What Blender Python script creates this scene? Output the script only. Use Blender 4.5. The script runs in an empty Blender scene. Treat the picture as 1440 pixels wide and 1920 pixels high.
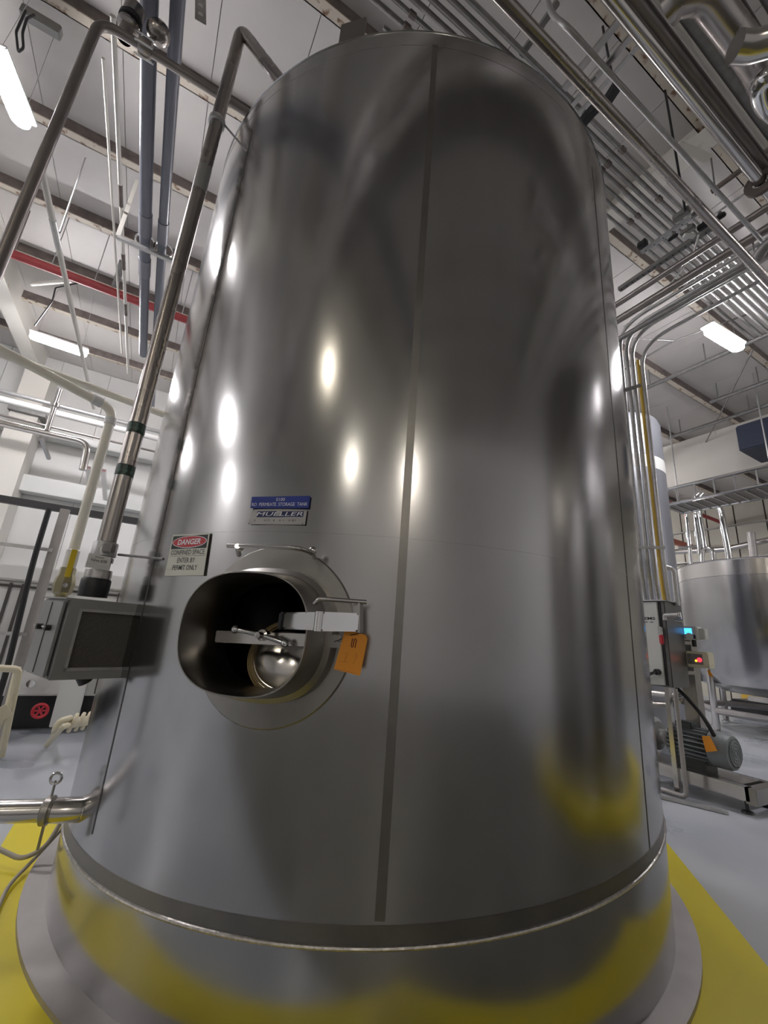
import bpy, bmesh, math, random
from mathutils import Vector, Matrix
random.seed(7)
sc = bpy.context.scene
COL = sc.collection
PI = math.pi
# ------------------------------------------------------------------ camera
F_PX, PITCH, ROLL, HEAD = 785.96, 0.2791, 0.078, math.radians(28.5)
CAM = Vector((0, 0, 1.5))
R = 1.83
def az(a, r=1.0): return Vector((r*math.sin(a+HEAD), r*math.cos(a+HEAD), 0))
F2, R2 = az(0), az(PI/2)
fw = F2*math.cos(PITCH) + Vector((0, 0, math.sin(PITCH)))
up = -F2*math.sin(PITCH) + Vector((0, 0, math.cos(PITCH)))
rt2 = R2*math.cos(ROLL) + up*math.sin(ROLL)
up2 = up*math.cos(ROLL) - R2*math.sin(ROLL)
cam = bpy.data.cameras.new('camera'); co = bpy.data.objects.new('camera', cam); COL.objects.link(co)
cam.sensor_fit = 'HORIZONTAL'; cam.sensor_width = 36; cam.lens = 36*F_PX/1440
cam.clip_start = 0.02; cam.clip_end = 200
M = Matrix((rt2, up2, -fw)).transposed().to_4x4(); M.translation = CAM
co.matrix_world = M
sc.camera = co
# ------------------------------------------------------------------ light and exposure
sc.view_settings.view_transform = 'Standard'; sc.view_settings.look = 'None'
sc.view_settings.exposure = 1.6; sc.view_settings.gamma = 1
sc.view_settings.use_curve_mapping = False
LAMP = 62.0          # emission of the lit diffusers
w = bpy.data.worlds.new('world'); sc.world = w; w.use_nodes = True
w.node_tree.nodes['Background'].inputs[0].default_value = (0.8, 0.85, 1, 1)
w.node_tree.nodes['Background'].inputs[1].default_value = 0.3
sc.cycles.max_bounces = 8; sc.cycles.diffuse_bounces = 4; sc.cycles.glossy_bounces = 5
sc.cycles.sample_clamp_indirect = 6
# ------------------------------------------------------------------ measured points
def ray(x, y): return fw + rt2*((x-720)/F_PX) - up2*((y-960)/F_PX)
def P(x, y, X=None, Y=None, Z=None, d=None):
    r = ray(x, y)
    if X is not None: t = X/r.x
    elif Y is not None: t = Y/r.y
    elif Z is not None: t = (Z-CAM.z)/r.z
    else: t = d/math.hypot(r.x, r.y)
    return CAM + r*t
AXD = 1.9144*R
AX = az(0.0118, AXD)
def hit(x, y, rad=R):
    r = ray(x, y); A = r.x**2+r.y**2; B = -2*(r.x*AX.x+r.y*AX.y); Cc = AXD*AXD-rad*rad
    t = (-B-math.sqrt(B*B-4*A*Cc))/(2*A); return CAM+r*t
REF = -AX/AXD
def nrm(a):                       # outward normal of the tank at angle a (degrees, + = to the left)
    a = math.radians(a); return Vector((REF.x*math.cos(a)+REF.y*math.sin(a), REF.y*math.cos(a)-REF.x*math.sin(a), 0))
def ang(p):
    n = (p-AX); n.z = 0; n.normalize()
    return math.degrees(math.atan2(-REF.x*n.y+REF.y*n.x, n.dot(REF)))
def on(a, z, r=R): v = AX + nrm(a)*r; v.z = z; return v
def rp(p, wpx):                   # radius of a pipe seen wpx pixels wide at p
    z = (p-CAM).dot(fw); return wpx/2*z/F_PX*(z/(p-CAM).length)**0.75
# ------------------------------------------------------------------ materials
def mat(name, col, rough=0.5, metal=0.0, var=0.0, scale=6, rvar=0.0, bump=0.0, stretch=None, aniso=0.0, col2=None, thr=None, spec=0.5, detail=4, emit=None):
    m = bpy.data.materials.new(name); m.use_nodes = True; nt = m.node_tree; N = nt.nodes; L = nt.links
    b = N['Principled BSDF']
    def c4(c): return (c[0], c[1], c[2], 1)
    b.inputs['Base Color'].default_value = c4(col); b.inputs['Roughness'].default_value = rough
    b.inputs['Metallic'].default_value = metal; b.inputs['Specular IOR Level'].default_value = spec
    if aniso: b.inputs['Anisotropic'].default_value = aniso
    if emit: b.inputs['Emission Color'].default_value = c4(col); b.inputs['Emission Strength'].default_value = emit
    if var or rvar or bump or col2:
        tc = N.new('ShaderNodeTexCoord'); mp = N.new('ShaderNodeMapping'); nz = N.new('ShaderNodeTexNoise')
        L.new(tc.outputs['Object'], mp.inputs[0]); L.new(mp.outputs[0], nz.inputs['Vector'])
        if stretch: mp.inputs['Scale'].default_value = stretch
        nz.inputs['Scale'].default_value = scale; nz.inputs['Detail'].default_value = detail
        if var or col2:
            r = N.new('ShaderNodeValToRGB'); L.new(nz.outputs[0], r.inputs[0]); L.new(r.outputs[0], b.inputs['Base Color'])
            if col2:
                t = thr or (0.45, 0.6)
                r.color_ramp.elements[0].position = t[0]; r.color_ramp.elements[1].position = t[1]
                r.color_ramp.elements[0].color = c4(col); r.color_ramp.elements[1].color = c4(col2)
            else:
                r.color_ramp.elements[0].position = 0.3; r.color_ramp.elements[1].position = 0.7
                r.color_ramp.elements[0].color = c4([c*(1-var) for c in col]); r.color_ramp.elements[1].color = c4([min(1, c*(1+var)) for c in col])
        if rvar:
            q = N.new('ShaderNodeMapRange'); L.new(nz.outputs[0], q.inputs[0]); q.inputs[1].default_value = 0.3; q.inputs[2].default_value = 0.7
            q.inputs[3].default_value = max(0.02, rough-rvar); q.inputs[4].default_value = rough+rvar; L.new(q.outputs[0], b.inputs['Roughness'])
        if bump:
            bp = N.new('ShaderNodeBump'); bp.inputs['Strength'].default_value = bump; bp.inputs['Distance'].default_value = 0.01
            L.new(nz.outputs[0], bp.inputs['Height']); L.new(bp.outputs[0], b.inputs['Normal'])
    return m
M_tank = mat('brushed_steel', (0.435, 0.43, 0.43), 0.18, 1, var=0.04, scale=5, rvar=0.025, stretch=(1, 1, 0.12))
M_band = mat('ground_weld_steel', (0.23, 0.22, 0.21), 0.36, 1, var=0.08, scale=9, rvar=0.05)
M_groove = mat('dark_weld_seam_steel', (0.12, 0.115, 0.11), 0.45, 1)
M_weld = mat('weld_bead_steel', (0.50, 0.48, 0.45), 0.3, 1, var=0.2, scale=60, bump=0.4)
M_steel = mat('stainless', (0.58, 0.56, 0.54), 0.2, 1)
M_mill = mat('mill_steel_pipe', (0.40, 0.37, 0.35), 0.27, 1, var=0.08, scale=3, rvar=0.02)
M_collar = mat('satin_steel', (0.36, 0.345, 0.32), 0.34, 1, var=0.1, scale=6, rvar=0.05)
M_matte = mat('matte_steel_flange', (0.40, 0.38, 0.37), 0.5, 0.7, var=0.08, scale=7, rvar=0.06)
M_inner = mat('inner_steel', (0.22, 0.21, 0.2), 0.4, 1)
M_chrome = mat('polished_steel', (0.72, 0.72, 0.72), 0.1, 1)
M_galv = mat('galvanised_steel', (0.50, 0.50, 0.50), 0.42, 0.75, var=0.12, scale=20, rvar=0.08)
M_dkgalv = mat('dull_galvanised', (0.26, 0.255, 0.25), 0.5, 0.7, var=0.15, scale=14)
M_pipebrown = mat('dusty_steel_pipe', (0.27, 0.245, 0.235), 0.38, 0.75, var=0.12, scale=4)
M_ceil = mat('ceiling_panel_white', (0.56, 0.54, 0.52), 0.55, var=0.04, scale=1.5)
M_wall = mat('wall_panel_white', (0.66, 0.66, 0.64), 0.5, var=0.04, scale=1.2)
M_wallw = mat('brightened_wall_panel', (0.82, 0.81, 0.80), 0.5, var=0.03, scale=1.2)
M_wallb = mat('beige_wall_panel', (0.56, 0.54, 0.46), 0.55, var=0.05, scale=1.5)
M_dark = mat('joint_dark', (0.07, 0.065, 0.06), 0.8)
M_purl = mat('rusty_cream_paint', (0.55, 0.50, 0.42), 0.6, scale=9, col2=(0.20, 0.11, 0.06), thr=(0.56, 0.66), detail=8)
M_web = mat('brown_steel_and_web_shade', (0.14, 0.115, 0.105), 0.7, var=0.3, scale=6)  # brown steel; on the purlin webs the dark colour stands for shade
M_raft = mat('white_painted_steel', (0.62, 0.60, 0.55), 0.5, scale=5, col2=(0.45, 0.38, 0.3), thr=(0.66, 0.8), detail=6)
M_floor = mat('grey_epoxy_floor', (0.37, 0.40, 0.45), 0.32, scale=1.1, col2=(0.47, 0.49, 0.52), thr=(0.35, 0.7), rvar=0.08, detail=8)
M_yel = mat('yellow_floor_paint', (0.72, 0.60, 0.015), 0.42, scale=3.2, col2=(0.23, 0.19, 0.06), thr=(0.70, 0.73), detail=9, bump=0.15)
M_lamp = mat('lit_diffuser', (1.0, 0.965, 0.99), 0.4, emit=LAMP)
M_lampw = mat('dim_warm_diffuser', (1.0, 0.90, 0.72), 0.4, emit=22)
M_lampb = mat('warm_diffuser', (1.0, 0.93, 0.80), 0.4, emit=42)
M_white = mat('white_plastic', (0.72, 0.72, 0.70), 0.4)
M_cream = mat('cream_pvc', (0.86, 0.83, 0.72), 0.35, var=0.04, scale=3)
M_pvc = mat('grey_pvc', (0.15, 0.16, 0.20), 0.28, var=0.06, scale=3)
M_pvcl = mat('grey_pvc_coupling', (0.21, 0.21, 0.25), 0.4)
M_red = mat('red_painted_pipe', (0.36, 0.05, 0.055), 0.5, var=0.15, scale=5)
M_salmon = mat('orange_red_beam', (0.45, 0.13, 0.09), 0.5)
M_black = mat('black_rubber', (0.012, 0.012, 0.014), 0.45)
M_blk = mat('black_paint', (0.02, 0.02, 0.022), 0.4)
M_cab = mat('grey_cabinet_steel', (0.30, 0.30, 0.29), 0.42, 0.35, var=0.05, scale=4)
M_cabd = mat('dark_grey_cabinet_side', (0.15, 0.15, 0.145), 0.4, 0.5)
M_mesh = mat('filter_mesh', (0.10, 0.094, 0.085), 0.8, 0.1, var=0.35, scale=260, bump=0.5)
M_orange = mat('orange_card', (0.86, 0.33, 0.02), 0.5)
M_ink = mat('dark_red_ink', (0.13, 0.015, 0.01), 0.6)
M_pen = mat('pencil_mark', (0.55, 0.19, 0.01), 0.6)
M_blue = mat('blue_engraved_plate', (0.022, 0.045, 0.27), 0.35)
M_txtw = mat('white_lettering', (0.8, 0.82, 0.85), 0.5)
M_txtk = mat('black_lettering', (0.015, 0.015, 0.015), 0.6)
M_signw = mat('sign_white', (0.62, 0.63, 0.54), 0.4)
M_signr = mat('sign_red', (0.50, 0.02, 0.025), 0.4)
M_navy = mat('navy_print', (0.018, 0.022, 0.09), 0.4)
M_green = mat('dark_green_tape', (0.008, 0.03, 0.02), 0.35)
M_greenl = mat('pale_green_arrow', (0.10, 0.17, 0.14), 0.4)
M_brass = mat('old_brass', (0.34, 0.31, 0.20), 0.35, 0.8)
M_yelh = mat('yellow_handle', (0.75, 0.55, 0.02), 0.35)
M_motor = mat('motor_grey_paint', (0.045, 0.05, 0.05), 0.4, 0.2)
M_motor2 = mat('motor_cowl_grey', (0.20, 0.22, 0.23), 0.45)
M_greybox = mat('grey_instrument_case', (0.62, 0.63, 0.61), 0.4)
M_lcd = mat('blue_lcd', (0.05, 0.35, 0.85), 0.3, emit=0.9)
M_led = mat('red_led', (1.0, 0.03, 0.06), 0.3, emit=0.8)
M_led2 = mat('amber_led', (1.0, 0.45, 0.02), 0.3, emit=1.1)
M_olive = mat('olive_cream_case', (0.66, 0.63, 0.48), 0.45)
M_silo = mat('blue_grey_silo_paint', (0.26, 0.27, 0.30), 0.35, 0.5, var=0.06, scale=2)
M_hose = mat('braided_hose_grey', (0.33, 0.30, 0.24), 0.6)
M_creamh = mat('cream_hose', (0.62, 0.57, 0.42), 0.45)
M_gask = mat('tan_gasket', (0.36, 0.27, 0.13), 0.55)
M_yelc = mat('yellow_conduit_paint', (0.70, 0.47, 0.08), 0.4)
M_navyduct = mat('dark_blue_heater', (0.035, 0.045, 0.08), 0.5)
M_valve = mat('red_valve_wheel', (0.55, 0.03, 0.05), 0.4)
# ------------------------------------------------------------------ mesh builder
ORG = {}
class MB:
    def __init__(s): s.v = []; s.f = []
    def add(s, vs, fs):
        k = len(s.v); s.v += [Vector(v) for v in vs]; s.f += [tuple(i+k for i in f) for f in fs]; return s
    def box(s, c, sx, sy, sz, ax=None, ay=None, az_=None, bev=0.0):
        c = Vector(c); ax = Vector(ax or (1, 0, 0)); ay = Vector(ay or (0, 1, 0)); az_ = Vector(az_ or (0, 0, 1))
        if bev <= 0:
            vs = [c+ax*(i*sx/2)+ay*(j*sy/2)+az_*(k*sz/2) for i in (-1, 1) for j in (-1, 1) for k in (-1, 1)]
            return s.add(vs, [(0, 1, 3, 2), (4, 6, 7, 5), (0, 4, 5, 1), (2, 3, 7, 6), (0, 2, 6, 4), (1, 5, 7, 3)])
        b = bev; bm = bmesh.new(); bmesh.ops.create_cube(bm, size=1)
        for v in bm.verts: v.co = Vector((v.co.x*sx, v.co.y*sy, v.co.z*sz))
        bmesh.ops.bevel(bm, geom=bm.edges[:], offset=b, segments=2, affect='EDGES')
        bm.verts.index_update(); vs = [c+ax*v.co.x+ay*v.co.y+az_*v.co.z for v in bm.verts]
        fs = [tuple(v.index for v in f.verts) for f in bm.faces]; bm.free(); return s.add(vs, fs)
    def span(s, lo, hi, bev=0.0):
        lo, hi = Vector(lo), Vector(hi); d = hi-lo
        return s.box((lo+hi)/2, abs(d.x), abs(d.y), abs(d.z), bev=bev)
    def bar(s, a, b, w_, h_, upv=(0, 0, 1), bev=0.0):
        a, b = Vector(a), Vector(b); d = b-a; l = d.length; d.normalize()
        side = d.cross(Vector(upv))
        if side.length < 1e-4: side = d.cross(Vector((1, 0, 0)))
        side.normalize(); u = side.cross(d)
        return s.box((a+b)/2, l, w_, h_, d, side, u, bev=bev)
    def tube(s, pts, r, n=14, caps=True, closed=False):
        pts = [Vector(p) for p in pts]; m = len(pts)
        rr = r if isinstance(r, (list, tuple)) else [r]*m
        T = []
        for i in range(m):
            if closed: t = pts[(i+1) % m]-pts[i-1]
            else: t = pts[min(i+1, m-1)]-pts[max(i-1, 0)]
            T.append(t.normalized() if t.length > 1e-9 else Vector((0, 0, 1)))
        u = T[0].orthogonal().normalized(); vs = []
        for i in range(m):
            u = (u-T[i]*u.dot(T[i]))
            u = u.normalized() if u.length > 1e-6 else T[i].orthogonal().normalized()
            w_ = T[i].cross(u)
            for k in range(n):
                a = 2*PI*k/n; vs.append(pts[i]+(u*math.cos(a)+w_*math.sin(a))*rr[i])
        fs = []
        for i in range(m if closed else m-1):
            j = (i+1) % m
            for k in range(n):
                fs.append((i*n+k, i*n+(k+1) % n, j*n+(k+1) % n, j*n+k))
        if caps and not closed: fs += [tuple(range(n-1, -1, -1)), tuple((m-1)*n+k for k in range(n))]
        return s.add(vs, fs)
    def pipe(s, pts, r, bend=0.0, n=14, seg=6):
        pts = [Vector(p) for p in pts]
        out = [pts[0]]
        for i in range(1, len(pts)-1):
            a, b, c = pts[i-1], pts[i], pts[i+1]; d1 = (a-b); d2 = (c-b)
            k = min(bend or 3*r, d1.length*0.45, d2.length*0.45); p0 = b+d1.normalized()*k; p2 = b+d2.normalized()*k
            for q in range(seg+1):
                t = q/seg; out.append(p0*(1-t)**2+b*2*t*(1-t)+p2*t*t)
        out.append(pts[-1]); return s.tube(out, r, n)
    def lathe(s, o, axis, prof, n=32, a0=0.0):
        o = Vector(o); d = Vector(axis).normalized(); u = d.orthogonal().normalized(); w_ = d.cross(u); vs = []; m = len(prof)
        for (r, h) in prof:
            for k in range(n):
                a = 2*PI*k/n+a0; vs.append(o+d*h+(u*math.cos(a)+w_*math.sin(a))*r)
        fs = [(i*n+k, i*n+(k+1) % n, (i+1)*n+(k+1) % n, (i+1)*n+k) for i in range(m-1) for k in range(n)]
        return s.add(vs, fs)
    def cyl(s, a, b, r, n=20, r2=None):
        a, b = Vector(a), Vector(b); return s.lathe(a, b-a, [(0.0001, 0), (r, 0), (r2 if r2 is not None else r, (b-a).length), (0.0001, (b-a).length)], n)
    def sph(s, c, r, n=16, m=9, sq=(1, 1, 1)):
        return s.lathe(c, (0, 0, 1), [(max(1e-4, r*math.sin(PI*i/m)), -r*math.cos(PI*i/m)) for i in range(m+1)], n)
    def prism(s, pts, off):
        n = len(pts); off = Vector(off); a = [Vector(p) for p in pts]
        return s.add(a+[p+off for p in a], [tuple(range(n-1, -1, -1)), tuple(range(n, 2*n))]+[(i, (i+1) % n, n+(i+1) % n, n+i) for i in range(n)])
    def build(s, name, m, parent=None, label=None, cat=None, group=None, kind=None, sharp=35, base=None):
        me = bpy.data.meshes.new(name)
        if parent is not None: o0 = ORG[parent.name]
        elif base is not None: o0 = Vector(base)
        else:
            xs = [v.x for v in s.v]; ys = [v.y for v in s.v]; o0 = Vector(((min(xs)+max(xs))/2, (min(ys)+max(ys))/2, min(v.z for v in s.v)))
        me.from_pydata([v-o0 for v in s.v], [], s.f); me.update()
        bm = bmesh.new(); bm.from_mesh(me); bmesh.ops.recalc_face_normals(bm, faces=bm.faces); bm.to_mesh(me); bm.free()
        me.shade_smooth(); me.set_sharp_from_angle(angle=math.radians(sharp))
        me.materials.append(m)
        o = bpy.data.objects.new(name, me); COL.objects.link(o); ORG[o.name] = o0
        if parent is not None: o.parent = parent
        else: o.location = o0
        tag(o, label, cat, group, kind); return o
def tag(o, label=None, cat=None, group=None, kind=None):
    for k, v in (('label', label), ('category', cat), ('group', group), ('kind', kind)):
        if v: o[k] = v
    return o
def thing(name, label, cat, loc, group=None):
    o = bpy.data.objects.new(name, None); COL.objects.link(o); o.location = loc; ORG[o.name] = Vector(loc); o.empty_display_size = 0.1
    return tag(o, label, cat, group)
def copytree(o, off, label=None, parent=None, rz=0.0):
    c = o.copy(); COL.objects.link(c)
    if parent is None:
        c.location = o.location+Vector(off); c.rotation_euler.z += rz
        if label: c['label'] = label
    else: c.parent = parent
    for ch in o.children: copytree(ch, off, None, c)
    return c
def text(s, width, height, m, parent, o, ux, uy, name='lettering', bold=0.0, shear=0.0, lift=0.0008, label=None):
    """flat letters fitted in width x height, centred at o, in the plane ux, uy"""
    cu = bpy.data.curves.new('t', 'FONT'); cu.body = s; cu.offset = bold; cu.shear = shear; cu.align_x = 'CENTER'; cu.resolution_u = 3; cu.extrude = 0
    t = bpy.data.objects.new('t', cu); COL.objects.link(t); dg = bpy.context.evaluated_depsgraph_get(); dg.update()
    me = bpy.data.meshes.new_from_object(t.evaluated_get(dg)); bpy.data.objects.remove(t); bpy.data.curves.remove(cu)
    xs = [v.co.x for v in me.vertices]; ys = [v.co.y for v in me.vertices]
    ux = Vector(ux); uy = Vector(uy); n = ux.cross(uy).normalized()
    sx = width/(max(xs)-min(xs)); sy = height/(max(ys)-min(ys)); cx = (max(xs)+min(xs))/2; cy = (max(ys)+min(ys))/2
    o = Vector(o)+n*lift-ORG[parent.name]
    for v in me.vertices: v.co = o+ux*((v.co.x-cx)*sx)+uy*((v.co.y-cy)*sy)
    me.name = name; me.materials.clear(); me.materials.append(m)
    ob = bpy.data.objects.new(name, me); COL.objects.link(ob); ob.parent = parent; ORG[ob.name] = ORG[parent.name]
    if label: ob['label'] = label
    return ob
Zc = Vector((0, 0, 1))
# ------------------------------------------------------------------ the room
X0, X1, Y0, Y1, ZC = -15.5, 20.5, -9.5, 13.4, 8.05
MB().span((X0, Y0, -0.2), (X1, Y1, 0)).build('floor', M_floor, kind='structure')
M_added_floor = mat('added_dark_floor', (0.15, 0.148, 0.13), 0.4, var=0.2, scale=2)
MB().span((-7.0, -7.5, 0.0), (4.2, 0.95, 0.006)).build('floor', M_added_floor, kind='structure')  # added dark sheet behind the viewer, darkens the tank's lower reflection
ceil = MB().span((X0, Y0, ZC+0.02), (X1, Y1, ZC+0.15)).build('ceiling', M_dark, kind='structure')
x = -0.55-15*0.98
while x < X1:
    a, b = max(x+0.004, X0), min(x+0.976, X1)
    MB().span((a, Y0, ZC-0.01), (b, Y1, ZC+0.03)).build('ceiling_panel', M_ceil, ceil)
    x += 0.98
# purlins: web shade painted in dark brown, a rust-specked cream flange underneath
rafters = [-12.1, -3.56, 4.97, 13.5]
for k in range(-9, 8):
    y = 1.42+1.523*k
    if not (Y0+0.2 < y < Y1-0.2): continue
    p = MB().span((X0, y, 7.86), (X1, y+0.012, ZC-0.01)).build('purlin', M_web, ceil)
    q = MB().span((X0, y, 7.842), (X1, y+0.115, 7.86))
    q.span((X0, y+0.103, 7.842), (X1, y+0.115, 7.885)); q.build('purlin_flange', M_purl, p)
for i, xr in enumerate(rafters):
    if i == 3: zb, zt = 6.45, 7.86
    elif i == 2: zb, zt = 7.72, 8.04
    else: zb, zt = 7.30, 8.04
    m = MB().span((xr-0.006, Y0, zb), (xr+0.006, Y1, zt))
    r_ = m.build('rafter', M_raft, ceil)
    MB().span((xr-0.15, Y0, zb-0.014), (xr+0.15, Y1, zb)).build('rafter_flange', M_raft, r_)
# walls
wf = MB().span((X0, Y1, 0), (X1, Y1+0.2, ZC)).build('wall_far', M_dark, kind='structure')
def panels(parent, x0, x1, z0, z1, y, wd, m, axis='x', sgn=-1, gap=0.01, name='wall_panel'):
    a = x0
    while a < x1-0.05:
        b = min(a+wd, x1)
        if axis == 'x': MB().span((a+gap/2, y, z0), (b-gap/2, y+sgn*0.03, z1)).build(name, m, parent)
        else: MB().span((y, a+gap/2, z0), (y+sgn*0.03, b-gap/2, z1)).build(name, m, parent)
        a = b
panels(wf, X0, X1, 0, ZC-0.02, Y1, 1.12, M_wall)
wr = MB().span((X1, Y0, 0), (X1+0.2, Y1, ZC)).build('wall_right', M_dark, kind='structure')
panels(wr, Y0, Y1, 0, ZC-0.02, X1, 1.0, M_wallb, 'y', gap=0.05)
for z in (6.75, 5.4, 4.0):
    MB().span((X1-0.25, Y0, z), (X1-0.03, Y1, z+0.03)).build('girt', M_galv, wr)
wl = MB().span((X0-0.2, Y0, 0), (X0, Y1, ZC)).build('wall_left', M_dark, kind='structure')
panels(wl, Y0, Y1, 0, ZC-0.02, X0, 1.12, M_wall, 'y', 1)
wb = MB().span((X0, Y0-0.2, 0), (X1, Y0, ZC)).build('wall_back', M_dark, kind='structure')
panels(wb, X0, X1, 0, ZC-0.02, Y0, 1.12, M_wallw, 'x', 1)  # panels whitened beyond the other walls to brighten the tank's reflection
# ------------------------------------------------------------------ lamps
def lamp(loc, label, rz=0.0, L_=0.95, seen=True):
    t = thing('ceiling_lamp', label, 'lamp', Vector(loc), 'vapour tight ceiling lamps')
    x, y, z = loc
    h = MB().box((x, y, z+0.075), L_+0.02, 0.2, 0.05, bev=0.012).build('housing', M_white, t)
    pr = []
    n = 20
    for i in range(n):                                  # stadium outline
        a = 2*PI*i/n; sx = 1 if math.cos(a) >= 0 else -1
        pr.append((x+sx*(L_/2-0.09)+0.09*math.cos(a), y+0.09*math.sin(a), z-0.04))
    d = MB().prism(pr, (0, 0, 0.09)).build('diffuser', M_lamp, t)
    c = MB()
    for s in (-1, 1):
        c.tube([(x+s*L_*0.4, y, z+0.1), (x+s*L_*0.3, y, ZC-0.02)], 0.003, 5)
    c.build('hanging_wire', M_galv, t)
    t.rotation_euler.z = rz
    return t
lamp((-2.24, 4.70, 6.6), 'long lit lamp at the upper left edge, above the bent dusty pipe', math.radians(80), 0.70)
lamp((-2.48, 9.75, 6.6), 'lit strip lamp over the far left wall, under the red pipe', math.radians(3))
lamp((7.52, 2.5, 6.6), 'lit lamp on the right between the conduits and the far rafter', math.radians(-4))
for x, y, lb in [(-8.5, 4.6, 'lit lamp left of the picture, mirrored as a small spot above the signs'), (-14.0, 4.4, 'lit lamp far left, mirrored as the lowest small spot on the tank'),
        (7.6, 9.6, 'added fill lamp hidden behind the big tank, before the far wall'), (2.6, 8.2, 'added fill lamp hidden right behind the big tank'), (11.5, 8.6, 'added fill lamp hidden behind the big tank, over the far process tank'),  # added fill lamps, hidden by the big tank, to light the background
        (17.5, 12.0, 'added fill lamp hidden behind the big tank near the far corner'), (-9.0, 10.0, 'added fill lamp left of the picture by the far wall'),  # also added for fill, kept out of view
        (10.6, -4.4, 'added fill lamp hidden behind the neighbouring tank'), (15.5, -5.5, 'added fill lamp far behind the neighbouring tank')]:  # added fill lamps, kept out of the big tank's reflection
    lamp((x, y, 6.6), lb, 0.0)
for x, y, lb in [(-4.6, -1.2, 'warm dim lamp behind the viewer, mirrored mid tank'), (-7.2, -6.0, 'warm dim lamp far behind the viewer, mirrored lower on the tank'), (-3.25, -8.9, 'added warm fill lamp by the back wall, mirrored near the middle seam')]:  # the one by the back wall is added to brighten that end
    t = lamp((x, y, 6.6), lb, 0.0, 0.4 if y > -3 else 0.6)
    for c in t.children:
        if c.name.startswith('diffuser'): c.data.materials[0] = M_lampw if y > -3 else M_lampb
# ------------------------------------------------------------------ tank pad and the big tank
def ngon(c, ap, n, rot, z0, z1):
    rr = ap/math.cos(PI/n); return [(c.x+rr*math.cos(rot+2*PI*i/n), c.y+rr*math.sin(rot+2*PI*i/n), z0) for i in range(n)]
PADZ = 0.148
def pad(c, ap, label):
    m = MB().prism(ngon(c, ap, 8, PI/8, 0, 0), (0, 0, PADZ)); return m.build('tank_pad', M_yel, label=label, cat='pad')
pad(AX, 2.13, 'yellow painted octagonal pad under the big storage tank')
pad2 = pad(Vector((5.6, -1.3, 0)), 2.15, 'yellow painted pad of the neighbouring tank, seen in the reflections')
tank = thing('storage_tank', 'huge brushed steel storage tank standing on the yellow pad', 'tank', (AX.x, AX.y, PADZ))
ZT = 1.5+1.9601*R
MAN_A, MAN_Z = 13.8, 1.465          # manhole centre on the shell
mc = on(MAN_A, MAN_Z)
def weldz(p, z0=-0.5562*R): return 1.5+z0+0.0599*(p-CAM).dot(R2)+0.0249*(p-CAM).dot(F2)
# shell, open behind the manhole
m = MB(); NA = 240; zs = [0.35+i*0.05 for i in range(int((ZT-0.35)/0.05))]+[ZT]
vs = []; idx = {}
for j, z in enumerate(zs):
    for i in range(NA):
        vs.append(on(-360*i/NA, z))
fs = []
for j in range(len(zs)-1):
    for i in range(NA):
        a = -360*(i+0.5)/NA; zc_ = (zs[j]+zs[j+1])/2
        da = math.radians((a-MAN_A+180) % 360-180)*R
        if math.hypot(da, zc_-MAN_Z) < 0.285: continue
        fs.append((j*NA+i, j*NA+(i+1) % NA, (j+1)*NA+(i+1) % NA, (j+1)*NA+i))
m.add(vs, fs); m.build('shell', M_tank, tank, sharp=60)
MB().lathe((AX.x, AX.y, 0), Zc, [(R, ZT-0.004), (R+0.006, ZT), (R-0.01, ZT+0.03), (R-0.25, ZT+0.12), (0.01, ZT+0.42)], 120).build('roof', M_tank, tank)
def ringband(name, mt, zf, h0, h1, r, n=200):
    mm = MB(); vs = []
    for i in range(n):
        a = 360*i/n; p = on(a, 0, R); z = zf(p)
        for (hh, rr) in ((h0, R-0.004), (h0+0.001, r), (h1-0.001, r), (h1, R-0.004)): vs.append(on(a, z+hh, rr))
    fs = [(i*4+k, ((i+1) % n)*4+k, ((i+1) % n)*4+k+1, i*4+k+1) for i in range(n) for k in range(3)]
    mm.add(vs, fs); return mm.build(name, mt, tank, sharp=50)
ringband('lap_band', M_band, weldz, 0.005, 0.062, R+0.0015)
mm = MB(); mm.tube([on(2*i, weldz(on(2*i, 0)), R+0.002) for i in range(180)], 0.0075, 8, closed=True); mm.build('weld_bead', M_weld, tank, label='thin bright weld bead round the foot of the shell')
# skirt below the weld
n = 180; vs = []
for i in range(n):
    a = 2*i; z = weldz(on(a, 0))
    vs += [on(a, PADZ+0.012, R-0.002), on(a, z, R-0.002)]
MB().add([v+nrm(2*(i//2))*0.004 for i, v in enumerate(vs)], [(2*i, 2*((i+1) % n), 2*((i+1) % n)+1, 2*i+1) for i in range(n)]).build('skirt', M_tank, tank, sharp=60)
rf = 1.0393*R
MB().lathe((AX.x, AX.y, 0), Zc, [(R-0.1, PADZ), (rf+0.03, PADZ), (rf+0.03, PADZ+0.02), (R-0.1, PADZ+0.02)], 160).build('base_flange', M_matte, tank, label='flat grey steel ring round the tank foot')
def vseam(a, wdt, z0, z1, mt, t=0.0012):
    da = math.degrees(wdt/2/R); vs = []; m_ = MB(); nz = 30
    for j in range(nz+1):
        z = z0+(z1-z0)*j/nz
        for (q, rr) in ((-da, R-0.003), (-da*0.96, R+t), (da*0.96, R+t), (da, R-0.003)): vs.append(on(a+q, z, rr))
    fs = [(j*4+k, j*4+k+1, (j+1)*4+k+1, (j+1)*4+k) for j in range(nz) for k in range(3)]
    m_.add(vs, fs); return m_.build('weld_seam', mt, tank, sharp=50)
vseam(-2.2, 0.036, 0.60, ZT-0.12, M_band)
vseam(38.5, 0.012, 0.60, 4.75, M_groove)
vseam(-43.5, 0.010, 0.62, ZT-0.3, M_groove)
vseam(95, 0.03, 0.6, ZT-0.1, M_band)
vseam(-130, 0.03, 0.6, ZT-0.1, M_band)
for z in (1.88, 4.96):
    ringband('girth_seam', M_tank, lambda p, z=z: z, -0.006, 0.006, R+0.001)
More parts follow.
